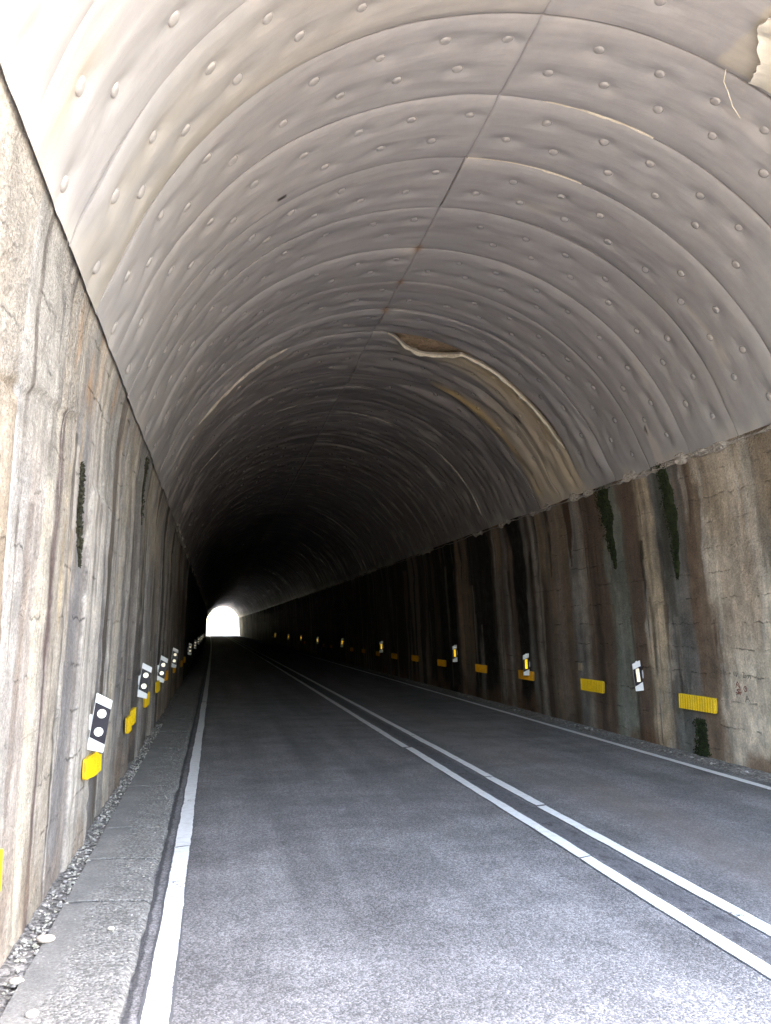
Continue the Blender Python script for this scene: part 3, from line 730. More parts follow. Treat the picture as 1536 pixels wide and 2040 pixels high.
for i, (ins, dist, p, n, k, side, cc) in enumerate(allf):
    nrm = Vector((n[0] + rr.uniform(-.12, .12), rr.uniform(-.12, .12), n[2] + rr.uniform(-.12, .12))).normalized()
    q = nrm.to_track_quat('Z', 'Y'); sc = rr.uniform(0.92, 1.12)
    if i < 100:
        o = bpy.data.objects.new('fixing_disc', DISC); COL.objects.link(o); o.parent = panels[(k, side)]
        o.matrix_parent_inverse = __import__('mathutils').Matrix.Identity(4)
        o.rotation_mode = 'QUATERNION'; o.rotation_quaternion = q; o.scale = (sc, sc, sc); o.location = Vector(p)
    else:
        b = len(rest_v)
        rest_v += [tuple(Vector(p) + q @ (Vector(v) * sc)) for v in _dv]
        rest_f += [tuple(b + x for x in f) for f in _df]; rest_c += [tuple(cc) + (0,)] * len(_dv)
me = bpy.data.meshes.new('fixing_disc_rest'); me.from_pydata(rest_v, [], rest_f); me.update()
_a = me.color_attributes.new('paint', 'FLOAT_COLOR', 'POINT'); _a.data.foreach_set('color', np.array(rest_c, np.float32).ravel())
for p in me.polygons: p.use_smooth = True
me.materials.append(M_WASHV)
tpart('fixing_disc', me, kind='stuff')

# torn edges: strips of foam standing proud of the ring joints, facing the mouth
def torn_edge(Yb, s0, s1, h, side, mat, seed, lift=None, gaps=0.0, dy=0.0, thick=0.012):
    n = max(24, int(abs(s1 - s0) / 0.018)); S = np.linspace(s0, s1, n)
    k = int(round(Yb - YB)); Y = np.full(n, Yb + 0.004)
    D = lin_disp(S, Y, k, side, [])
    Yp = Y + dy + 0.012 * vn(S * 0.9, S * 0 + k * 2.3, 450)
    if k == 11 and side > 0:
        Yp = Yp + GAP(S) + 0.05 * sst(0.1, .4, S) * (1 - sst(3.2, 3.7, S))
    ends = np.clip(np.minimum(np.arange(n), n - 1 - np.arange(n)) / (n * 0.12), 0.02, 1)
    H = h * ends * (0.30 + 1.3 * np.abs(fbm(S * 3.3, S * 0, seed, 5)) + 0.35 * (np.floor(vn(S * 6, S * 0, seed + 5) * 2.5) / 2.5))
    H = H * sst(gaps - 0.25, gaps + 0.05, vn(S * 2.3, S * 0, seed + 1) + 0.6)
    H = np.maximum(H, 0.0012)
    X, Z, nx, nz = arc(S); dx, dz = bend(Yp)
    def pt(off, ddy): return np.stack([X + nx * off + dx, Yp + ddy, Z + nz * off + dz], -1)
    yj = 0.006 * vn(S * 9, S * 0, seed + 2)
    rows = [pt(D - 0.02, -0.012 + 0 * S), pt(D + H * 0.6, -0.014 + yj), pt(D + H, -0.004 + yj), pt(D + H * 0.95, thick + yj), pt(D - 0.02, thick + 0.012)]
    P = np.stack(rows, 0)
    g = Grids(); g.add(P, np.zeros(P.shape[:2] + (2,)), np.full(P.shape[:2] + (3,), .5), flip=(side < 0))
    return tpart('torn_edge', g.mesh('torn_edge', mat, smooth=False))

yb = lambda k: YB + k
torn_edge(yb(11), 0.02, 3.55, 0.034, 1, M_FOAM, 501, gaps=-0.2, thick=0.018)
torn_edge(yb(5), -0.20, 1.25, 0.008, 1, M_FOAM, 503, gaps=0.3)
torn_edge(yb(6), -0.20, 1.0, 0.007, 1, M_FOAM, 505, gaps=0.3)
torn_edge(yb(16), -0.20, 1.35, 0.030, 1, M_FOAM, 507, gaps=-.1)
torn_edge(yb(16) , 1.45, 4.2, 0.020, 1, M_FOAMD, 508, gaps=0.0, dy=0.0)
torn_edge(yb(18), 1.2, 3.1, 0.022, 1, M_FOAMD, 509, gaps=0.25)
torn_edge(yb(23), 2.0, 4.1, 0.018, 1, M_FOAMD, 511, gaps=0.3)
torn_edge(yb(11), -3.4, -1.6, 0.028, -1, M_FOAMD, 513, gaps=0.1)
torn_edge(yb(12), -3.9, -1.5, 0.022, -1, M_FOAMD, 515, gaps=0.3)
torn_edge(yb(15), -3.6, -0.9, 0.016, -1, M_FOAMD, 517, gaps=0.45)
torn_edge(yb(19), -4.0, -1.9, 0.018, -1, M_FOAMD, 519, gaps=0.35)
torn_edge(yb(24), -3.6, -1.0, 0.015, -1, M_FOAMD, 521, gaps=0.4)
torn_edge(yb(30), -2.5, 2.9, 0.016, 1, M_FOAMD, 523, gaps=0.4)
torn_edge(yb(40), -1.5, 3.6, 0.018, 1, M_FOAMD, 525, gaps=0.35)
torn_edge(yb(62), 0.2, 3.2, 0.05, 1, M_FOAM, 527, gaps=0.0)
torn_edge(yb(74), -1.4, 2.7, 0.05, 1, M_FOAM, 529, gaps=0.15)

# loose torn flap of pale lining near the mouth, upper right
def flap():
    nu, nv = 44, 40
    U, V = np.meshgrid(np.linspace(0, 1, nu), np.linspace(0, 1, nv))
    edge = 1.22 + 0.30 * V + 0.10 * fbm(V * 7, V * 0, 541) - 0.10 * np.exp(-((V - 0.55) / 0.10) ** 2)
    S = edge + U * (2.6 - edge); Y = 4.45 + V * 0.93
    off = lin_disp(S, Y, 3, 1, []) + 0.010 + 0.055 * np.exp(-U / 0.10) * (0.4 + 0.6 * np.abs(vn(V * 6, V * 0, 543))) + 0.012 * fbm(U * 4, V * 7, 545)
    off = off - 0.03 * sst(0.75, 1.0, U)
    X, Z, nx, nz = arc(S)
    P = np.stack([X + nx * off, Y, Z + nz * off], -1)
    Q = P.copy(); Q[..., 0] -= nx * 0.012; Q[..., 2] -= nz * 0.012
    g = Grids(); cc = np.full(P.shape[:2] + (3,), .5); uv = np.stack([S, Y], -1)
    col = np.array([0.55, 0.50, 0.41]) * (1 + 0.1 * fbm(U * 5, V * 9, 547))[..., None]
    col = mixc(col, np.exp(-U / 0.06), (0.72, 0.66, 0.56))
    g.add(P, uv, col); g.add(Q, uv, col, flip=True)
    E = np.stack([P[:, 0], Q[:, 0]], 0); g.add(E, np.zeros(E.shape[:2] + (2,)), np.full(E.shape[:2] + (3,), .62))
    tpart('torn_flap', g.mesh('torn_flap', M_LIN), label='loose pale cream flap with a ragged hanging edge')
flap()

# hanging threads of plastic
def thread(pts, r, name='loose_thread'):
    V, F = [], []
    for i, p in enumerate(pts):
        for j in range(5):
            a = 2 * math.pi * j / 5; V.append((p[0] + r * math.cos(a), p[1] + r * math.sin(a), p[2]))
    for i in range(len(pts) - 1):
        for j in range(5):
            F.append((i * 5 + j, i * 5 + (j + 1) % 5, i * 5 + 5 + (j + 1) % 5, i * 5 + 5 + j))
    me = bpy.data.meshes.new(name); me.from_pydata(V, [], F); me.update(); me.materials.append(M_FOAM)
    tpart(name, me)
thread([(3.72, 5.40, 5.85), (3.70, 5.41, 5.75), (3.725, 5.40, 5.66), (3.77, 5.42, 5.56), (3.83, 5.42, 5.47)], 0.0035)

# ragged mortar along the foot of the lining
def mortar(side, y0, y1, seed, thr):
    ys = ystep(y0, y1, 0.011, 0.0014); n = len(ys); rows = 9
    g = Grids()
    sE = S_R if side > 0 else S_L
    m = sst(thr - 0.1, thr + 0.15, vn(ys * 1.1, ys * 0, seed)) * (0.4 + 0.6 * sst(-0.5, 0.3, vn(ys * 6, ys * 0, seed + 1)))
    m = np.maximum(m, 0.0)
    hgt = (0.010 + 0.085 * m * (0.6 + 0.5 * vn(ys * 9, ys * 0, seed + 2)))
    prot = 0.004 + 0.042 * m * (0.6 + 0.5 * vn(ys * 5 + 3, ys * 0, seed + 3))
    A = np.linspace(0, math.pi, rows)[:, None]
    S = sE + side * (0.035 - hgt[None] * np.cos(A) * 0.8 - hgt[None] * 0.2)
    S = S + side * 0.02 * vn(ys * 3, ys * 0, seed + 4)[None]
    off = 0.005 + prot[None] * np.sin(A) ** 0.7 + 0.030 * fbm(ys[None] * 19 + 0 * A, A * 2.5 + 0 * ys[None], seed + 5) * np.sin(A) * (0.3 + m[None])
    Y = ys[None] + 0 * A
    X, Z, nx, nz = arc(S); dx, dz = bend(Y)
    P = np.stack([X + nx * off + dx, Y + 0.01 * vn(Y * 20, A * 3, seed + 6), Z + nz * off + dz], -1)
    g.add(P, np.stack([S, Y], -1), np.full(S.shape + (3,), .5), flip=(side < 0))
    tpart('mortar_rim', g.mesh('mortar_rim', M_MORT, smooth=False))
mortar(1, 6.5, 60, 561, -0.15)
mortar(-1, 16.0, 60, 571, 0.0)

# masonry face round each mouth
def portal(Yf, sgn):
    z_dx, z_dz = bend(Yf)
    zz = np.concatenate([np.linspace(-0.1, SP, 8)[:-1]])
    left = [(float(wall_x(z, -1)), z) for z in zz]; right = [(float(wall_x(z, 1)), z) for z in zz]
    ss = np.linspace(-4.95, 4.95, 60); X, Z, nx, nz = arc(ss)
    inner = left + [(x - 0 * 1, z) for x, z in zip(X, Z) if z >= SP] + right[::-1]
    outer = []
    for (x, z) in inner:
        dx, dz = x - XC, z - 2.2
        t = min(7.5 / max(abs(dx), 1e-6), (6.3 / dz) if dz > 0 else 1e9)
        outer.append((XC + dx * t, 2.2 + dz * t if dz > 0 else z))
    V = [(x + z_dx, Yf, z + z_dz) for x, z in inner] + [(x + z_dx, Yf, z + z_dz) for x, z in outer]
    V += [(x, y - sgn * 0.0 + sgn * 0.6, z) for x, y, z in V[len(inner):]]
    n = len(inner); F = []
    for i in range(n - 1):
        F.append((i, i + 1, n + i + 1, n + i)); F.append((n + i, n + i + 1, 2 * n + i + 1, 2 * n + i))
    me = bpy.data.meshes.new('portal_face'); me.from_pydata(V, [], F); me.update(); me.materials.append(M_STONEW)
    tpart('portal_face', me)
portal(Y0 - 0.003, 1); portal(Y1 + 0.003, -1)

# scrawls on the right wall
def strokes(name, lines, mat, w=0.006):
    V, F = [], []
    for ln in lines:
        pts = []
        for (px, py) in ln: pts.append((9.23 - (px - 1450) * 0.0089, 1.09 - (py - 1340) * 0.00525))
        for (a, b) in zip(pts[:-1], pts[1:]):
            m = max(2, int(math.hypot(a[0] - b[0], a[1] - b[1]) / 0.012))
            for i in range(m):
                p = [(a[0] + (b[0] - a[0]) * t, a[1] + (b[1] - a[1]) * t) for t in (i / m, (i + 1) / m)]
                d = Vector((p[1][0] - p[0][0], p[1][1] - p[0][1])); d = d.normalized() if d.length else Vector((1, 0))
                nx_, nz_ = -d.y * w * 0.5, d.x * w * 0.5
                q = [(p[0][0] + nx_, p[0][1] + nz_), (p[1][0] + nx_, p[1][1] + nz_), (p[1][0] - nx_, p[1][1] - nz_), (p[0][0] - nx_, p[0][1] - nz_)]
                bse = len(V)
                for (yy, zz) in q: V.append(tuple(wall_pt(1, yy, zz, 0.004)))
                F.append((bse, bse + 1, bse + 2, bse + 3))
    me = bpy.data.meshes.new(name); me.from_pydata(V, [], F); me.update(); me.materials.append(mat)
    return tpart(name, me)
strokes('graffiti', [[(1431, 1351), (1431, 1336), (1434, 1338), (1435, 1343), (1431, 1344)], [(1437, 1337), (1440, 1338), (1438, 1346)], [(1441, 1338), (1441, 1346)], [(1443, 1337), (1445, 1346)],
                     [(1451, 1341), (1455, 1341)], [(1453, 1338), (1453, 1344)], [(1461, 1339), (1464, 1347)], [(1466, 1338), (1467, 1348), (1470, 1340)],
                     [(1481, 1337), (1485, 1338), (1482, 1348), (1487, 1348)], [(1489, 1341), (1489, 1348)], [(1492, 1342), (1495, 1346), (1492, 1349)], [(1497, 1341), (1498, 1350)],
                     [(1463, 1385), (1464, 1393)], [(1462, 1386), (1468, 1385)], [(1482, 1400), (1486, 1386), (1492, 1400)], [(1484, 1394), (1489, 1393)]], M_INK, 0.0075)
strokes('graffiti', [[(1463, 1372), (1467, 1358), (1471, 1366), (1475, 1382), (1467, 1381)], [(1465, 1376), (1471, 1374), (1470, 1379), (1465, 1377)], [(1466, 1364), (1471, 1371)], [(1462, 1382), (1473, 1385)]], M_RED, 0.011)
strokes('graffiti', [[(1481, 1370), (1484, 1366), (1487, 1370), (1487, 1376), (1483, 1378), (1481, 1374), (1481, 1370)], [(1484, 1371), (1486, 1373)]], M_RED, 0.011)

# ------------------------------------------------------------------ ground, road, verges
def strip(x_of, ys, mat, name, z, uvw=None, parent=None, smooth=True, nx=2, **kw):
    g = Grids(); rows = []
    for t in np.linspace(0, 1, nx): rows.append(x_of(ys, t))
    Xl = np.stack(rows, 0); Y = np.broadcast_to(ys, Xl.shape)
    dx, dz = bend(Y)
    P = np.stack([Xl + dx, Y, dz + z + 0 * Xl], -1)
    T = np.broadcast_to(np.linspace(-1, 1, nx)[:, None], Xl.shape)
    uv = np.stack([T if uvw else Xl, Y], -1)
    g.add(P, uv, np.full(Xl.shape + (3,), .5), flip=True)
    return obj(name, g.mesh(name, mat, smooth), parent, **kw)

ys_road = np.concatenate([np.linspace(-60, 0, 20), ystep(0.5, 260, 0.6, 0.02)])
xw = np.vectorize(lambda y: 1.6 if (y < Y0 or y > Y1) else 0.0)(ys_road)
road = strip(lambda y, t: (-0.97 - xw) + t * (6.97 + 2 * xw), ys_road, M_ASPH, 'road', 0.0, nx=12, kind='structure', label='grey asphalt two lane road running into the tunnel')

def line(xc, w, segs, name, seed, lab):
    """painted line; segs: (y0, y1, lateral shift)"""
    g = Grids()
    for i, (a, b, sh_) in enumerate(segs):
        y = ystep(a, b, 0.03, 0.004) if a > 0 else np.concatenate([np.linspace(a, 0.4, 60), ystep(0.5, b, 0.03, 0.004)])
        jl = 0.006 * fbm(y * 5, y * 0, seed + i) + 0.006 * vn(y * 0.8, y * 0, seed + 9)
        jr = 0.006 * fbm(y * 5 + 30, y * 0, seed + i + 40) + 0.006 * vn(y * 0.8, y * 0, seed + 19)
        X = np.stack([xc + sh_ - w / 2 + jl, xc + sh_ + 0 * y, xc + sh_ + w / 2 + jr], 0)
        Y = np.broadcast_to(y, X.shape).copy()
        Y[:, 0] += np.array([0.0, 0.02, 0.05]); Y[:, -1] += np.array([-0.03, 0.0, 0.03])
        dx, dz = bend(Y)
        uv = np.stack([np.broadcast_to(np.array([-1, 0, 1.0])[:, None], X.shape), Y], -1)
        g.add(np.stack([X + dx, Y, dz + 0.005 + 0 * X], -1), uv, np.full(X.shape + (3,), .5), flip=True)
    obj(name, g.mesh(name, M_PAINT), road, label=lab)
line(-0.205, 0.13, [(-40, 3.74, 0.010), (3.745, 6.75, 0.0), (6.752, 190, 0.003)], 'edge_line', 601, 'solid white line along the left edge')
line(5.53, 0.125, [(-40, 190, 0.0)], 'edge_line', 611, 'solid white line along the right edge')
line(2.590, 0.125, [(-40, 5.9, 0.008), (5.902, 11.62, 0.014), (11.66, 190, -0.012)], 'centre_line', 621, 'left line of the double white centre line')
line(2.955, 0.120, [(-40, 7.62, -0.006), (7.66, 9.20, 0.004), (9.215, 190, 0.014)], 'centre_line', 631, 'right line of the double white centre line')

# gutter slabs on the left: one pavement strip with joints, rough gravelly top
def pavement():
    jj = 4.48 + 0.93 * np.arange(-4, 27); jj = (jj[:, None] + np.array([-.016, -.009, -.005, 0, .005, .009, .016])).ravel()
    ys = np.unique(np.concatenate([ystep(0.2, 29.0, 0.018, 0.0022), jj[(jj > .2) & (jj < 29)]])); us = np.linspace(0, 1, 26)
    U, Y = np.meshgrid(us, ys)
    x0, x1 = -0.81, -0.338 + 0.014 * vn(ys * 2.5, ys * 0, 641) - 0.012 * np.abs(vn(ys * 9, ys * 0, 642))
    X = x0 + U * (x1[:, None] - x0)
    jt = (Y - 4.48) / 0.93; q = np.abs(jt - np.round(jt)) * 0.93
    idx = np.floor(jt)
    tilt = 0.006 * vn(idx * 3.3, idx * 0, 643)
    Z = 0.046 + tilt - 0.014 * np.exp(-(q / 0.008) ** 2) + 0.003 * fbm(X * 30, Y * 30, 645) + 0.005 * fbm(X * 5, Y * 5, 646) - 0.022 * sst(0.93, 1.0, U) - 0.012 * sst(0.3, 0.9, U)
    dx, dz = bend(Y)
    g = Grids(); g.add(np.stack([X + dx, Y, Z + dz], -1), np.stack([X, Y], -1), np.full(X.shape + (3,), .5), flip=False)
    for col, fl in ((0, False), (-1, True)):
        a = np.stack([X[:, col] + dx[:, col], ys, Z[:, col] + dz[:, col]], -1); b = a.copy(); b[:, 2] = dz[:, col] - 0.03
        E = np.stack([a, b], 0); g.add(E, np.zeros(E.shape[:2] + (2,)), np.full(E.shape[:2] + (3,), .5), flip=fl)
    a = np.stack([X[-1] + dx[-1], Y[-1], Z[-1] + dz[-1]], -1); b = a.copy(); b[:, 2] = -0.03
    E = np.stack([a, b], 0); g.add(E, np.zeros(E.shape[:2] + (2,)), np.full(E.shape[:2] + (3,), .5))
    obj('pavement', g.mesh('pavement', M_SLAB, smooth=True), None, kind='structure', label='narrow strip of rough concrete gutter slabs along the left wall')
pavement()

def verge(name, x0, x1, y0, y1, zfun, seed, lab):
    ys = ystep(y0, y1, 0.03, 0.006); us = np.linspace(0, 1, 20)
    U, Y = np.meshgrid(us, ys)
    w = 0.05 * fbm(ys * 1.2, ys * 0, seed)[:, None]
    xl = (x0 + w * (1 if x0 > 3 else 0)); xr = (x1 + w * (0 if x0 > 3 else 1) * 0.3)
    X = xl + U * (xr - xl); dx, dz = bend(Y)
    Z = zfun(U) + 0.010 * fbm(X * 14, Y * 14, seed + 2) * np.minimum(1, 6 * U if x0 > 3 else 6 * (1 - U) + 0.3)
    g = Grids(); g.add(np.stack([X + dx, Y, Z + dz], -1), np.stack([X, Y], -1), np.full(X.shape + (3,), .5))
    obj(name, g.mesh(name, M_VERGE), None, kind='structure', label=lab)
verge('gravel_verge', 5.66, 6.06, 1.5, 90, lambda u: -0.004 + 0.05 * u ** 1.3, 651, 'dusty gravel strip between the right edge line and the wall')
verge('gravel_verge', -1.06, -0.80, 0.2, 29, lambda u: 0.020 + 0.02 * (1 - u), 661, 'narrow channel of loose gravel between the left wall and the gutter slabs')

# loose stones
def ico():
    t = (1 + 5 ** .5) / 2
    v = np.array([(-1, t, 0), (1, t, 0), (-1, -t, 0), (1, -t, 0), (0, -1, t), (0, 1, t), (0, -1, -t), (0, 1, -t), (t, 0, -1), (t, 0, 1), (-t, 0, -1), (-t, 0, 1)], float)
    f = [(0, 11, 5), (0, 5, 1), (0, 1, 7), (0, 7, 10), (0, 10, 11), (1, 5, 9), (5, 11, 4), (11, 10, 2), (10, 7, 6), (7, 1, 8), (3, 9, 4), (3, 4, 2), (3, 2, 6), (3, 6, 8), (3, 8, 9), (4, 9, 5), (2, 4, 11), (6, 2, 10), (8, 6, 7), (9, 8, 1)]
    return v / np.linalg.norm(v[0]), f
def ico2():
    v, f = ico(); v = [tuple(x) for x in v]; mid = {}; nf = []
    def m(a, b):
        k = (min(a, b), max(a, b))
        if k not in mid:
            p = np.array(v[a]) + np.array(v[b]); p /= np.linalg.norm(p); v.append(tuple(p)); mid[k] = len(v) - 1
        return mid[k]
    for a, b, c in f:
        x, y, z = m(a, b), m(b, c), m(c, a); nf += [(a, x, z), (b, y, x), (c, z, y), (x, y, z)]
    return np.array(v), nf
IV, IF = ico2(); IF = np.array(IF)

def stones(specs):
    V, F, C = [], [], []; n = 0
    for (x, y, z, r) in specs:
        s = RNG.uniform(0.6, 1.25, 3) * r; s[2] *= 0.6
        a = RNG.uniform(0, 6.28); ca, sa = math.cos(a), math.sin(a)
        p = IV * s * (1 + 0.16 * RNG.standard_normal((len(IV), 1)))
        p = np.stack([p[:, 0] * ca - p[:, 1] * sa, p[:, 0] * sa + p[:, 1] * ca, p[:, 2]], -1)
        dx, dz = bend(y)
        V.append(p + np.array([x + dx, y, z + dz + s[2] * 0.35])); F.append(IF + n); n += len(IV)
        b = RNG.uniform(0.18, 0.5); tint = np.array([1.0, RNG.uniform(.92, .98), RNG.uniform(.8, .93)])
        C.append(np.tile(b * tint, (len(IV), 1)))
    return np.concatenate(V), np.concatenate(F), np.concatenate(C)

sp = []
for i in range(1500):                                    # gravel channel by the left wall, denser near the mouth
    y = 3.0 + 12 * RNG.random() ** 1.6; x = -0.93 + 0.14 * RNG.random() + (0.16 * RNG.random() if y < 4.6 else 0)
    sp.append((x, y, 0.035, RNG.uniform(.004, .013)))
for i in range(900):                                    # gravel spread over the slabs
    y = 2.8 + 10 * RNG.random() ** 1.5; x = -0.74 + 0.38 * RNG.random() ** 0.8
    sp.append((x, y, 0.038, RNG.uniform(.003, .007)))
for i in range(620):                                    # rubble at the foot of the right wall
    y = 7.5 + 26 * RNG.random() ** 1.3; x = 5.98 - 0.22 * RNG.random() ** 2.2
    sp.append((x, y, 0.02, RNG.uniform(.004, .015) * (1 + 0.02 * y)))
v, f, c = stones(sp)
obj('gravel', raw_mesh('gravel', v, f, M_GRAV, False, None, c), None, kind='stuff', label='loose gravel and chippings along the foot of both walls')

def stone(x, y, z, r, flat, col, lab, rot=0.0):
    b = RNG.uniform(0, 100)
    p = IV.copy(); nn = fbm(p[:, 0] * 1.3 + b, p[:, 1] * 1.3 + p[:, 2], 700, 2)
    p = p * (1 + 0.18 * nn[:, None]) * np.array([r * 1.35, r * 0.95, r * flat])
    me = raw_mesh('stone', p, IF, M_GRAV, True, None, np.tile(np.array(col), (len(IV), 1)))
    o = obj('stone', me, None, (x, y, z + r * flat * 0.75), label=lab, category='stone', group='loose stones on the gutter slabs')
    o.rotation_euler = (0.1, 0.05, rot)
stone(-0.80, 4.78, 0.045, 0.034, .55, (.50, .44, .38), 'flat pale stone lying over the edge of the gutter slab, largest loose stone', 0.2)
stone(-0.83, 4.28, 0.040, 0.026, .5, (.48, .44, .38), 'flat grey stone in the gravel channel nearer than the largest loose stone', -0.3)
stone(-0.69, 3.90, 0.045, 0.021, .8, (.56, .49, .44), 'round pinkish white stone on the nearest gutter slab', 0.5)
stone(-0.50, 4.92, 0.035, 0.014, .8, (.46, .42, .37), 'small rounded grey stone in the middle of a gravelly gutter slab', 0.1)

# ------------------------------------------------------------------ moss on the walls
def moss(side, axis, w, lab, mat, seed, thick=0.03, tuft=1.0):
    """axis: list of (Y, z, relative width) from top to bottom"""
    A = np.array(axis); n = 110; t = np.linspace(0, 1, n); tt = np.linspace(0, 1, len(A))
    yc, zc, wr = (np.interp(t, tt, A[:, i]) for i in range(3))
    us = np.linspace(-1, 1, 15)
    hl = w * 0.5 * wr * (1 + 0.55 * fbm(t * 14, t * 0, seed)); hr = w * 0.5 * wr * (1 + 0.55 * fbm(t * 14 + 50, t * 0, seed + 1))
    U, T = np.meshgrid(us, t)
    Yg = yc[:, None] + np.where(U < 0, U * hl[:, None], U * hr[:, None]); Zg = zc[:, None] + 0 * U + 0.02 * vn(U * 3, T * 30, seed + 2)
    endf = np.clip(np.minimum(T, 1 - T) / 0.05, 0, 1)
    off = -0.004 + thick * np.sqrt(np.clip(1 - U * U, 0, 1)) * endf * (0.55 + 0.6 * np.abs(fbm(Yg * 22, Zg * 22, seed + 3)))
    P = wall_pt(side, Yg, Zg, off)
    V = [P.reshape(-1, 3)]; i = np.arange(n * 15).reshape(n, 15)
    f = np.stack([i[:-1, :-1], i[:-1, 1:], i[1:, 1:], i[1:, :-1]], -1).reshape(-1, 4); F = [f]; nb = n * 15
    m = int(1700 * tuft); rg = np.random.default_rng(seed)
    ri = rg.integers(0, n, m); ru = np.clip(rg.normal(0, .7, m), -1.15, 1.15)
    yy = yc[ri] + np.where(ru < 0, ru * hl[ri], ru * hr[ri]); zz = zc[ri] + rg.uniform(-.02, .02, m)
    c = wall_pt(side, yy, zz, thick * rg.uniform(.3, 1.1, m))
    r = rg.uniform(.005, .020, m)
    d1 = rg.normal(size=(m, 3)); d1 /= np.linalg.norm(d1, axis=1)[:, None]; d2 = np.cross(d1, rg.normal(size=(m, 3))); d2 /= np.linalg.norm(d2, axis=1)[:, None]
    q = np.stack([c - d1 * r[:, None], c + d2 * r[:, None] * .5, c + d1 * r[:, None], c - d2 * r[:, None] * .5], 1).reshape(-1, 3)
    V.append(q); F.append(np.arange(m * 4).reshape(m, 4) + nb)
    base = P[n // 2, 7]
    V = np.concatenate(V) - base
    ob = obj('moss', raw_mesh('moss', V, np.concatenate(F), mat, True), None, tuple(base), label=lab, category='moss', group='moss growing where water runs down the walls')
moss(1, [(11.98, 3.72, 1.0), (12.0, 3.4, 1.0), (11.93, 3.0, .62), (11.86, 2.75, .42), (11.80, 2.5, .10)], 0.40, 'dark green moss wedge under the lining, deeper of the two on the right wall', M_MOSS, 811)
moss(1, [(10.20, 3.76, .8), (10.18, 3.4, 1.0), (10.13, 3.0, .95), (10.08, 2.75, .6), (10.10, 2.5, .55), (10.12, 2.25, .12)], 0.27, 'long narrow dark green moss streak under the lining, nearer of two on right wall', M_MOSS, 821)
moss(1, [(9.93, 0.48, .8), (9.92, 0.3, 1.0), (9.95, 0.12, 1.0), (9.98, 0.0, 1.1)], 0.26, 'short blackish moss patch at the foot of the right wall below the nearest yellow plate', M_MOSS, 831, 0.02)
moss(-1, [(5.72, 2.66, .5), (5.74, 2.48, 1.0), (5.73, 2.34, .7), (5.80, 2.2, .9), (5.84, 2.02, .08)], 0.17, 'small olive brown moss streak on the pale left wall', M_MOSS2, 841, 0.012, .5)
moss(-1, [(9.95, 3.52, .8), (9.98, 3.35, 1.0), (10.1, 3.1, .8), (10.2, 2.8, .3)], 0.34, 'dark moss streak under the lining on the left wall', M_MOSS2, 851, 0.015, .6)

# ------------------------------------------------------------------ delineators
def retro(poly_test, x0, x1, z0, z1, y, mat, name, L=0.011):
    """cube-corner sheet facing -Y"""
    V, F = [], []; h = L * 3 ** .5 / 2; d = L / 6 ** .5
    rows = int((z1 - z0) / h) + 2; cols = int((x1 - x0) / L) + 3
    for r in range(rows):
        for c in range(cols):
            ox = x0 + c * L - (L / 2 if r % 2 else 0) - L / 2; oz = z0 + r * h
            sh_ = L / 2
            for tri in (((ox, oz), (ox + L, oz), (ox + sh_, oz + h)), ((ox + L, oz), (ox + L + sh_, oz + h), (ox + sh_, oz + h))):
                cx = sum(p[0] for p in tri) / 3; cz = sum(p[1] for p in tri) / 3
                if not poly_test(cx, cz): continue
                b = len(V); V += [(p[0], y, p[1]) for p in tri] + [(cx, y + d, cz)]
                F += [(b, b + 1, b + 3), (b + 1, b + 2, b + 3), (b + 2, b, b + 3)]
    me = bpy.data.meshes.new(name); me.from_pydata(V, [], F); me.update(); me.materials.append(mat)
    return me

def make_left_post():
    me = {}
    m = MB(); m.poly_prism([(-.060, -.200), (.060, -.212), (.060, .168), (-.060, .212)], -0.008, 0.008); me['board'] = m.mesh('board', M_WHITE, 0.003)
    m = MB(); m.poly_prism([(-.055, -.110), (.0605, -.152), (.0605, .104), (-.055, .144)], -0.0115, -0.0082); me['band'] = m.mesh('band', M_BLACK)
    rs = []
    for cz in (.066, -.066):
        a = MB(); a.disc(0.002, cz, .033, -0.0150, -0.0117); rim = a.mesh('reflector', M_WHITE)
        l = retro(lambda x, z, cz=cz: math.hypot(x - 0.002, z - cz) < .028, -.034, .036, cz - .034, cz + .034, -0.0205, M_RETW, 'lens')
        rs.append((rim, l))
    me['refl'] = rs
    m = MB(); m.box(-.095, -.058, 0.0085, 0.020, -.06, .05); me['bracket'] = m.mesh('bracket', M_WHITE, 0.002)
    return me

def make_right_post():
    me = {}
    m = MB(); m.poly_prism([(-.060, -.215), (.060, -.215), (.060, .205), (.020, .190), (.012, .203), (-.004, .199), (-.008, .182), (-.060, .165)], -0.008, 0.008); me['board'] = m.mesh('board', M_WHITE, 0.003)
    m = MB(); m.poly_prism([(-.0605, -.150), (.0605, -.095), (.0605, .125), (-.0605, .085)], -0.0115, -0.0082); me['band'] = m.mesh('band', M_BLACK)
    a = MB(); a.box(-.028, .028, -0.0150, -0.0117, -.090, .095); rim = a.mesh('reflector', M_BUFF)
    l = retro(lambda x, z: abs(x) < .026 and -.086 < z < .091, -.028, .028, -.088, .093, -0.0205, M_RETY, 'lens')
    me['refl'] = [(rim, l)]
    m = MB(); m.box(.058, .098, 0.0085, 0.020, -.05, .06); me['bracket'] = m.mesh('bracket', M_STEEL, 0.002)
    return me

def place_post(mm, loc, rot, lab, group):
    t = bpy.data.objects.new('delineator', None); t.location = loc; t.rotation_euler = rot
    link(t, None, label=lab, category='delineator', group=group)
    obj('board', mm['board'], t); obj('black_band', mm['band'], t)
    for rim, lens in mm['refl']:
        r = obj('reflector', rim, t); obj('lens', lens, r)
    obj('bracket', mm['bracket'], t)

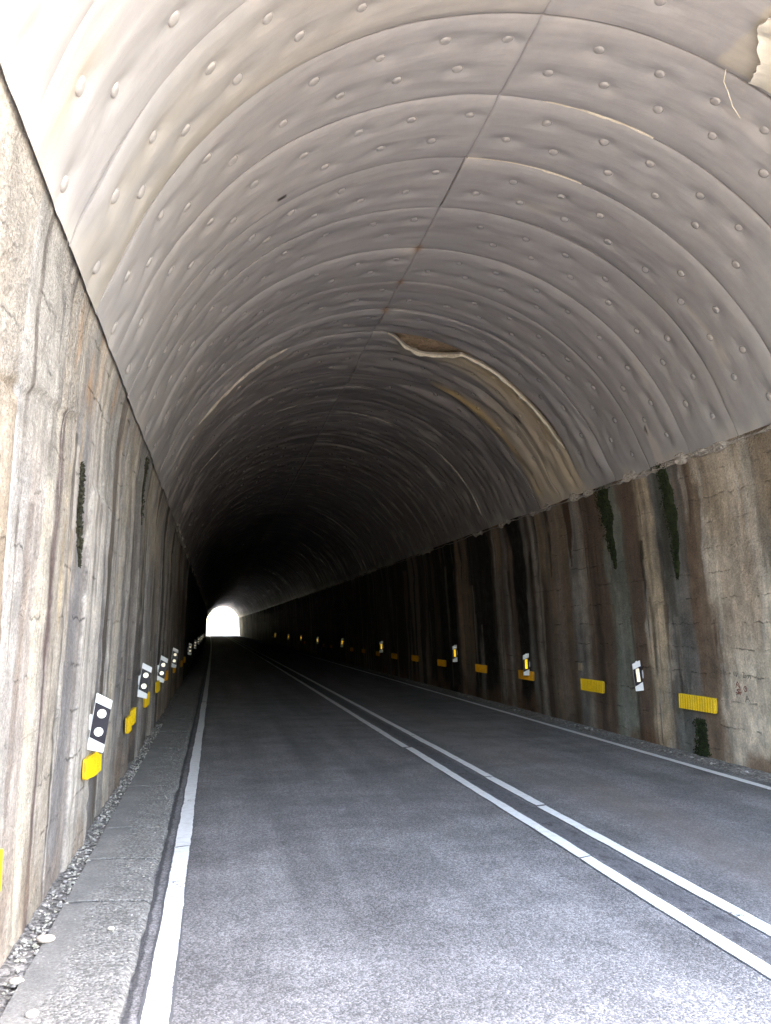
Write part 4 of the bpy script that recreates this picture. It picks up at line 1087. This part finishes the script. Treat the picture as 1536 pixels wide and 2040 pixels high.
LP, RP = make_left_post(), make_right_post()
RW = dict(RP); RW['refl'] = [(RP['refl'][0][0], RP['refl'][0][1].copy())]; RW['refl'][0][1].materials[0] = M_RETW
gL, gR = 'white and black delineators on the left wall', 'white and black delineators on the right wall'
left_posts = [(6.78, .91, 7.5, 'nearest left delineator, white with black band and two round reflectors, above a bent yellow plate'),
              (11.02, .97, 8, 'second white board with two round reflectors along the left wall'), (14.35, .96, 9, 'third white board with two round reflectors on the left wall, leaning most'),
              (18.92, .99, 6, 'fourth white board with two round reflectors, last on the pale left wall'), (30.6, .91, 4, 'first white board with two round reflectors on the blackened part of the left wall'),
              (38.9, .93, 3, 'small delineator in the dark, second on the blackened left wall'), (47.6, .96, 3, 'small delineator in the dark, third on the blackened left wall'),
              (55.5, .97, 2, 'tiny delineator in the dark, fourth on the blackened left wall'), (63.5, .98, 2, 'tiny delineator in the dark, fifth on the blackened left wall'),
              (75.0, 1.0, 1, 'farthest tiny delineator on the left wall before the bright tunnel end')]
for (y, z, a, lab) in left_posts:
    dx, dz = bend(y); d = float(disp_left(np.array(y), np.array(z)))
    x = float(wall_x(z, -1)) + max(d, 0.0) + 0.078
    place_post(LP, (x + float(dx), y, z + float(dz)), (0, R(a), R(3)), lab, gL)
right_posts = [(11.31, .95, -6, 'nearest right delineator, white with a pale upright reflector, between two yellow plates'), (15.76, .93, -1, 'second white board with yellow reflector, in front of an orange plate on the right wall'),
               (20.75, 1.0, -2, 'third white board with yellow reflector along the right wall'), (30.31, .97, 0, 'fourth white board along the right wall, its amber reflector glowing in the dark'),
               (40.02, .96, 2, 'fifth delineator along the right wall, small in the dark'), (49.73, .93, 2, 'sixth delineator along the right wall, tiny in the dark'), (59.28, .97, 2, 'seventh delineator along the right wall, tiny in the dark'),
               (69.2, .95, 2, 'eighth delineator along the right wall, tiny in the dark'), (84.0, .96, 2, 'farthest tiny delineator on the right wall')]
for (y, z, a, lab) in right_posts:
    dx, dz = bend(y); d = float(disp_right(np.array(y), np.array(z)))
    x = float(wall_x(z, 1)) - max(d, 0.0) - 0.080
    place_post(RW if y < 12 else RP, (x + float(dx), y, z + float(dz)), (0, R(a), R(-4)), lab, gR)

# ------------------------------------------------------------------ corrugated reflector plates
def plate_mesh(length, height, ribs, mat, seed, corner=0.025, cut=None):
    """wavy plate in local y (along the wall) / z, bulging to -x"""
    n = ribs * 8 + 1; ys = np.linspace(-length / 2, length / 2, n)
    inset = np.where(length / 2 - np.abs(ys) < corner, corner - np.sqrt(np.clip(corner ** 2 - (corner - (length / 2 - np.abs(ys))) ** 2, 0, None)), 0)
    hh = height / 2 - inset
    wav = 0.026 * np.abs(np.sin((ys / length + 0.5) * math.pi * ribs)) ** 0.8 + 0.002
    lo = -hh; hi = hh
    if cut is not None: lo, hi = cut(ys, lo, hi)
    rows = [lo, lo + (hi - lo) * .5, hi]
    F_ = np.stack([np.stack([-wav - 0.004, ys, r], -1) for r in rows], 0)
    B_ = F_.copy(); B_[..., 0] = 0.004
    g = Grids(); cr = np.array(mat[1]) * (0.42 + 0.58 * np.abs(np.sin((ys / length + 0.5) * math.pi * ribs)) ** 0.9)[:, None] * np.array([1, .94, 1]) ** (1 - np.abs(np.sin((ys / length + 0.5) * math.pi * ribs)))[:, None]  # rib shading put into the colour: grooves darker than crests
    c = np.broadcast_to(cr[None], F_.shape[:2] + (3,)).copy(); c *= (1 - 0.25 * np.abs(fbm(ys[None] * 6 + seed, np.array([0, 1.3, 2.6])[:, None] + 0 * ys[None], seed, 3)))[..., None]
    u = np.zeros(F_.shape[:2] + (2,))
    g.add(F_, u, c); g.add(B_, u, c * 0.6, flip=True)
    for a, b in ((F_[0], B_[0]), (B_[-1], F_[-1])):
        E = np.stack([b, a], 0); g.add(E, np.zeros(E.shape[:2] + (2,)), np.broadcast_to(np.array(mat[1]) * 0.7, E.shape[:2] + (3,)).copy())
    for a, b in ((F_[:, 0], B_[:, 0]), (B_[:, -1], F_[:, -1])):
        E = np.stack([a, b], 0); g.add(E, np.zeros(E.shape[:2] + (2,)), np.broadcast_to(np.array(mat[1]) * 0.7, E.shape[:2] + (3,)).copy())
    return g.mesh('corrugated_plate', mat[0], smooth=False)

def place_plate(side, y, z, me, lab, group, tilt=0.0, extra=0.0):
    dx, dz = bend(y)
    yy = np.linspace(y - .35, y + .35, 9); d = (disp_right if side > 0 else disp_left)(yy, np.full(9, z)).max()
    x = float(wall_x(z, side)) - side * (max(float(d), 0) + 0.006 + extra)
    o = obj('corrugated_plate', me, None, (x + float(dx), y, z + float(dz)), label=lab, category='reflector plate', group=group)
    o.rotation_euler = (R(tilt), 0, 0 if side > 0 else math.pi)
    return o

PY = plate_mesh(0.84, 0.185, 15, M_YELL, 1); PO = plate_mesh(0.80, 0.17, 15, M_ORNG, 2); PS = plate_mesh(0.70, 0.155, 13, M_ORNG, 3)
gp = 'yellow corrugated plates on the right wall'
for (y, z, me, lab) in [(9.94, .68, PY, 'nearest bright yellow corrugated plate on the right wall, above the moss patch'), (12.99, .70, PY, 'second yellow corrugated plate, between the two nearest right delineators'),
                        (15.97, .71, PO, 'orange corrugated plate behind the second right delineator'), (18.81, .71, PO, 'orange plate between the second and third right delineators'),
                        (22.27, .70, PO, 'orange plate just beyond the third right delineator'), (25.35, .72, PO, 'sixth orange plate along the dark right wall'), (28.44, .69, PO, 'dull orange plate just nearer than the fourth right delineator'),
                        (31.42, .69, PS, 'orange plate touching the foot of the fourth right delineator'), (34.57, .70, PS, 'small orange plate first beyond the fourth right delineator'), (37.69, .69, PS, 'small orange plate second beyond the fourth right delineator'),
                        (44.3, .68, PS, 'small orange plate first beyond the fifth right delineator'), (47.4, .69, PS, 'tiny dull plate nearest the sixth right delineator'), (57.5, .69, PS, 'tiny orange plate nearest the seventh right delineator')]:
    place_plate(1, y, z, me, lab, gp)
gp = 'yellow corrugated plates on the left wall'
bent = plate_mesh(0.80, 0.175, 14, M_YELL, 4, cut=lambda y, lo, hi: (lo + 0.03 * sst(-.1, .4, y), hi - 0.05 * sst(-.05, -.35, y)))
half = plate_mesh(0.38, 0.165, 8, M_YELL, 5)
PL = plate_mesh(0.66, 0.165, 12, M_YELL, 6); PLO = plate_mesh(0.66, 0.16, 12, M_ORNG, 7)
place_plate(-1, 3.64, .61, PL, 'yellow corrugated plate cut off by the left edge of the view', gp)
place_plate(-1, 6.93, .585, bent, 'yellow plate with a bent ragged corner just under the nearest left delineator', gp, 1.5)
place_plate(-1, 9.72, .59, half, 'lower half of a broken yellow plate between the two nearest left delineators', gp)
place_plate(-1, 10.15, .63, half, 'upper half of a broken yellow plate between the two nearest left delineators', gp, 0, 0.004)
for (y, z, me, lab) in [(12.1, .66, PL, 'yellow plate just beyond the second left delineator'), (14.2, .70, PL, 'yellow plate at the foot of the third left delineator'), (16.6, .74, PLO, 'orange plate immediately to the right of the third left delineator'),
                        (20.1, .71, PLO, 'orange plate at the foot of the fourth left delineator'), (24.3, .66, PLO, 'orange plate alone beyond the fourth left delineator'), (26.6, .68, PLO, 'farthest orange plate, a sliver where the left wall turns black')]:
    place_plate(-1, y, z, me, lab, gp)
# faded little tile and a round mark beside the right delineators
m = MB(); m.box(-.07, .07, -.006, .006, -.06, .06); m.box(-.05, .05, -.010, -.0062, -.042, .042)
o = obj('faded_tile', m.mesh('faded_tile', M_BUFF, 0.002), None, (float(wall_x(.98, 1)) - 0.012 - max(0, float(disp_right(np.array(13.41), np.array(.98)))), 13.41, .98 + float(bend(13.41)[1])), label='small faded beige reflector tile above the second yellow plate on the right wall', category='reflector tile')
o.rotation_euler = (0, 0, R(-90))

# ------------------------------------------------------------------ outside
def ground():
    a = np.array([-3000, -900, -250, -80, -30, -12, -6, -2, 2, 6, 12, 30, 80, 250, 900, 3000.0])
    b = np.array([-3000, -900, -250, -80, -30, -10, 0, 20, 40, 60, 80, 100, 120, 140, 160, 180, 200, 230, 300, 900, 3000.0])
    X, Y = np.meshgrid(a + 2.5, b)
    _, dz = bend(Y)
    g = Grids(); g.add(np.stack([X, Y, dz - 0.05], -1), np.stack([X, Y], -1), np.full(X.shape + (3,), .5))
    obj('ground', g.mesh('ground', M_GROUND), None, kind='structure', label='dry earth around the tunnel')
ground()

def hill(cx, cy, rx, ry, h, seed, lab):
    u = np.linspace(-1, 1, 70); U, V = np.meshgrid(u, u)
    r = np.hypot(U, V); Z = h * np.clip(1 - r, 0, 1) ** 0.8 * (1 + 0.35 * fbm(U * 4, V * 4, seed)) + 0.06 * h * fbm(U * 14, V * 14, seed + 1) * (r < 1) - 0.3
    g = Grids(); g.add(np.stack([cx + U * rx, cy + V * ry, Z], -1), np.stack([U, V], -1), np.full(U.shape + (3,), .5))
    obj('hillside', g.mesh('hillside', M_HILL), None, kind='structure', label=lab)
hill(-75, 370, 85, 130, 34, 901, 'pale hillside beyond the far end, left of the road')
hill(90, 400, 90, 150, 40, 903, 'pale hillside beyond the far end, right of the road')
hill(0, 640, 210, 170, 75, 905, 'added broad hillside, sunlit backdrop covering the dim low sky beyond the far end')  # added so the exit shows bright slope instead of dim sky

def tree(x, y, h, lean):
    t = bpy.data.objects.new('tree', None); t.location = (x, y, 0.4)
    link(t, None, label='leafy tree leaning over the road beyond the far tunnel mouth', category='tree')
    V, F = [], []; rg = random.Random(3)
    def limb(p0, p1, r0, r1, n=7, seg=6):
        b = len(V)
        for i in range(seg + 1):
            q = p0.lerp(p1, i / seg) + Vector((rg.uniform(-.06, .06), rg.uniform(-.06, .06), 0)); r = r0 + (r1 - r0) * i / seg
            for j in range(n): a = 2 * math.pi * j / n; V.append((q.x + r * math.cos(a), q.y + r * math.sin(a), q.z))
        for i in range(seg):
            for j in range(n): F.append((b + i * n + j, b + i * n + (j + 1) % n, b + (i + 1) * n + (j + 1) % n, b + (i + 1) * n + j))
    top = Vector((lean * 0.5, 0, h * 0.6)); limb(Vector((0, 0, -.5)), top, .22, .12)
    tips = []
    for i in range(11):
        e = top + Vector((rg.uniform(-1.6, 1.2) + lean * 0.45, rg.uniform(-1.4, 1.4), rg.uniform(-.4, h * .36))); limb(top, e, .08, .025, 6, 5); tips.append(e)
    me = bpy.data.meshes.new('trunk'); me.from_pydata(V, [], F); me.update(); me.materials.append(M_BARK); obj('trunk', me, t)
    q = []; rgn = np.random.default_rng(9)
    for e in tips:
        c = np.array(e) + rgn.normal(size=(260, 3)) * np.array([.55, .55, .42]); d1 = rgn.normal(size=(260, 3)); d1 /= np.linalg.norm(d1, axis=1)[:, None]
        d2 = np.cross(d1, rgn.normal(size=(260, 3))); d2 /= np.linalg.norm(d2, axis=1)[:, None]; r = rgn.uniform(.05, .13, (260, 1))
        q.append(np.stack([c - d1 * r, c + d2 * r * .5, c + d1 * r, c - d2 * r * .5], 1).reshape(-1, 3))
    q = np.concatenate(q); obj('crown', raw_mesh('crown', q, np.arange(len(q)).reshape(-1, 4), M_LEAF, False), t)
tree(-6.6, 197.0, 6.8, 3.6)

# ------------------------------------------------------------------ light
SUN_EL, SUN_AZ = 50.0, 78.0          # azimuth clockwise from +Y
w = bpy.data.worlds.new('World'); SC.world = w; w.use_nodes = True
nt = w.node_tree; bg = nt.nodes['Background']
sky = nt.nodes.new('ShaderNodeTexSky'); sky.sky_type = 'NISHITA'; sky.sun_disc = False
sky.sun_elevation = R(SUN_EL); sky.sun_rotation = R(SUN_AZ); sky.dust_density = 6.5; sky.air_density = 1.4; sky.ozone_density = 0.5
nt.links.new(sky.outputs[0], bg.inputs['Color']); bg.inputs['Strength'].default_value = 0.15
sd = bpy.data.lights.new('sun', 'SUN'); sd.energy = 1.5; sd.angle = R(12); sd.color = (1.0, 0.95, 0.87)
so = bpy.data.objects.new('sun', sd); COL.objects.link(so)
dv = Vector((math.sin(R(SUN_AZ)) * math.cos(R(SUN_EL)), math.cos(R(SUN_AZ)) * math.cos(R(SUN_EL)), math.sin(R(SUN_EL))))
so.rotation_euler = dv.to_track_quat('Z', 'Y').to_euler(); so.location = dv * 60

# ------------------------------------------------------------------ camera
cd = bpy.data.cameras.new('camera'); cam = bpy.data.objects.new('camera', cd); COL.objects.link(cam)
cd.sensor_fit = 'VERTICAL'; cd.sensor_height = 36.0; cd.lens = 36.0 * 1700 / 2040
cd.clip_start = 0.05; cd.clip_end = 8000
cam.location = (0, 0, 1.6); cam.rotation_euler = (R(90 + 7.798), 0, R(-11.118))
SC.camera = cam

SC.view_settings.view_transform = 'Standard'; SC.view_settings.look = 'None'
SC.view_settings.gamma = 1.0; SC.view_settings.exposure = 4.6
SC.view_settings.use_curve_mapping = False
cy = SC.cycles
cy.max_bounces = 10; cy.diffuse_bounces = 7; cy.glossy_bounces = 5; cy.use_denoising = True
cy.sample_clamp_indirect = 12.0; cy.caustics_reflective = True
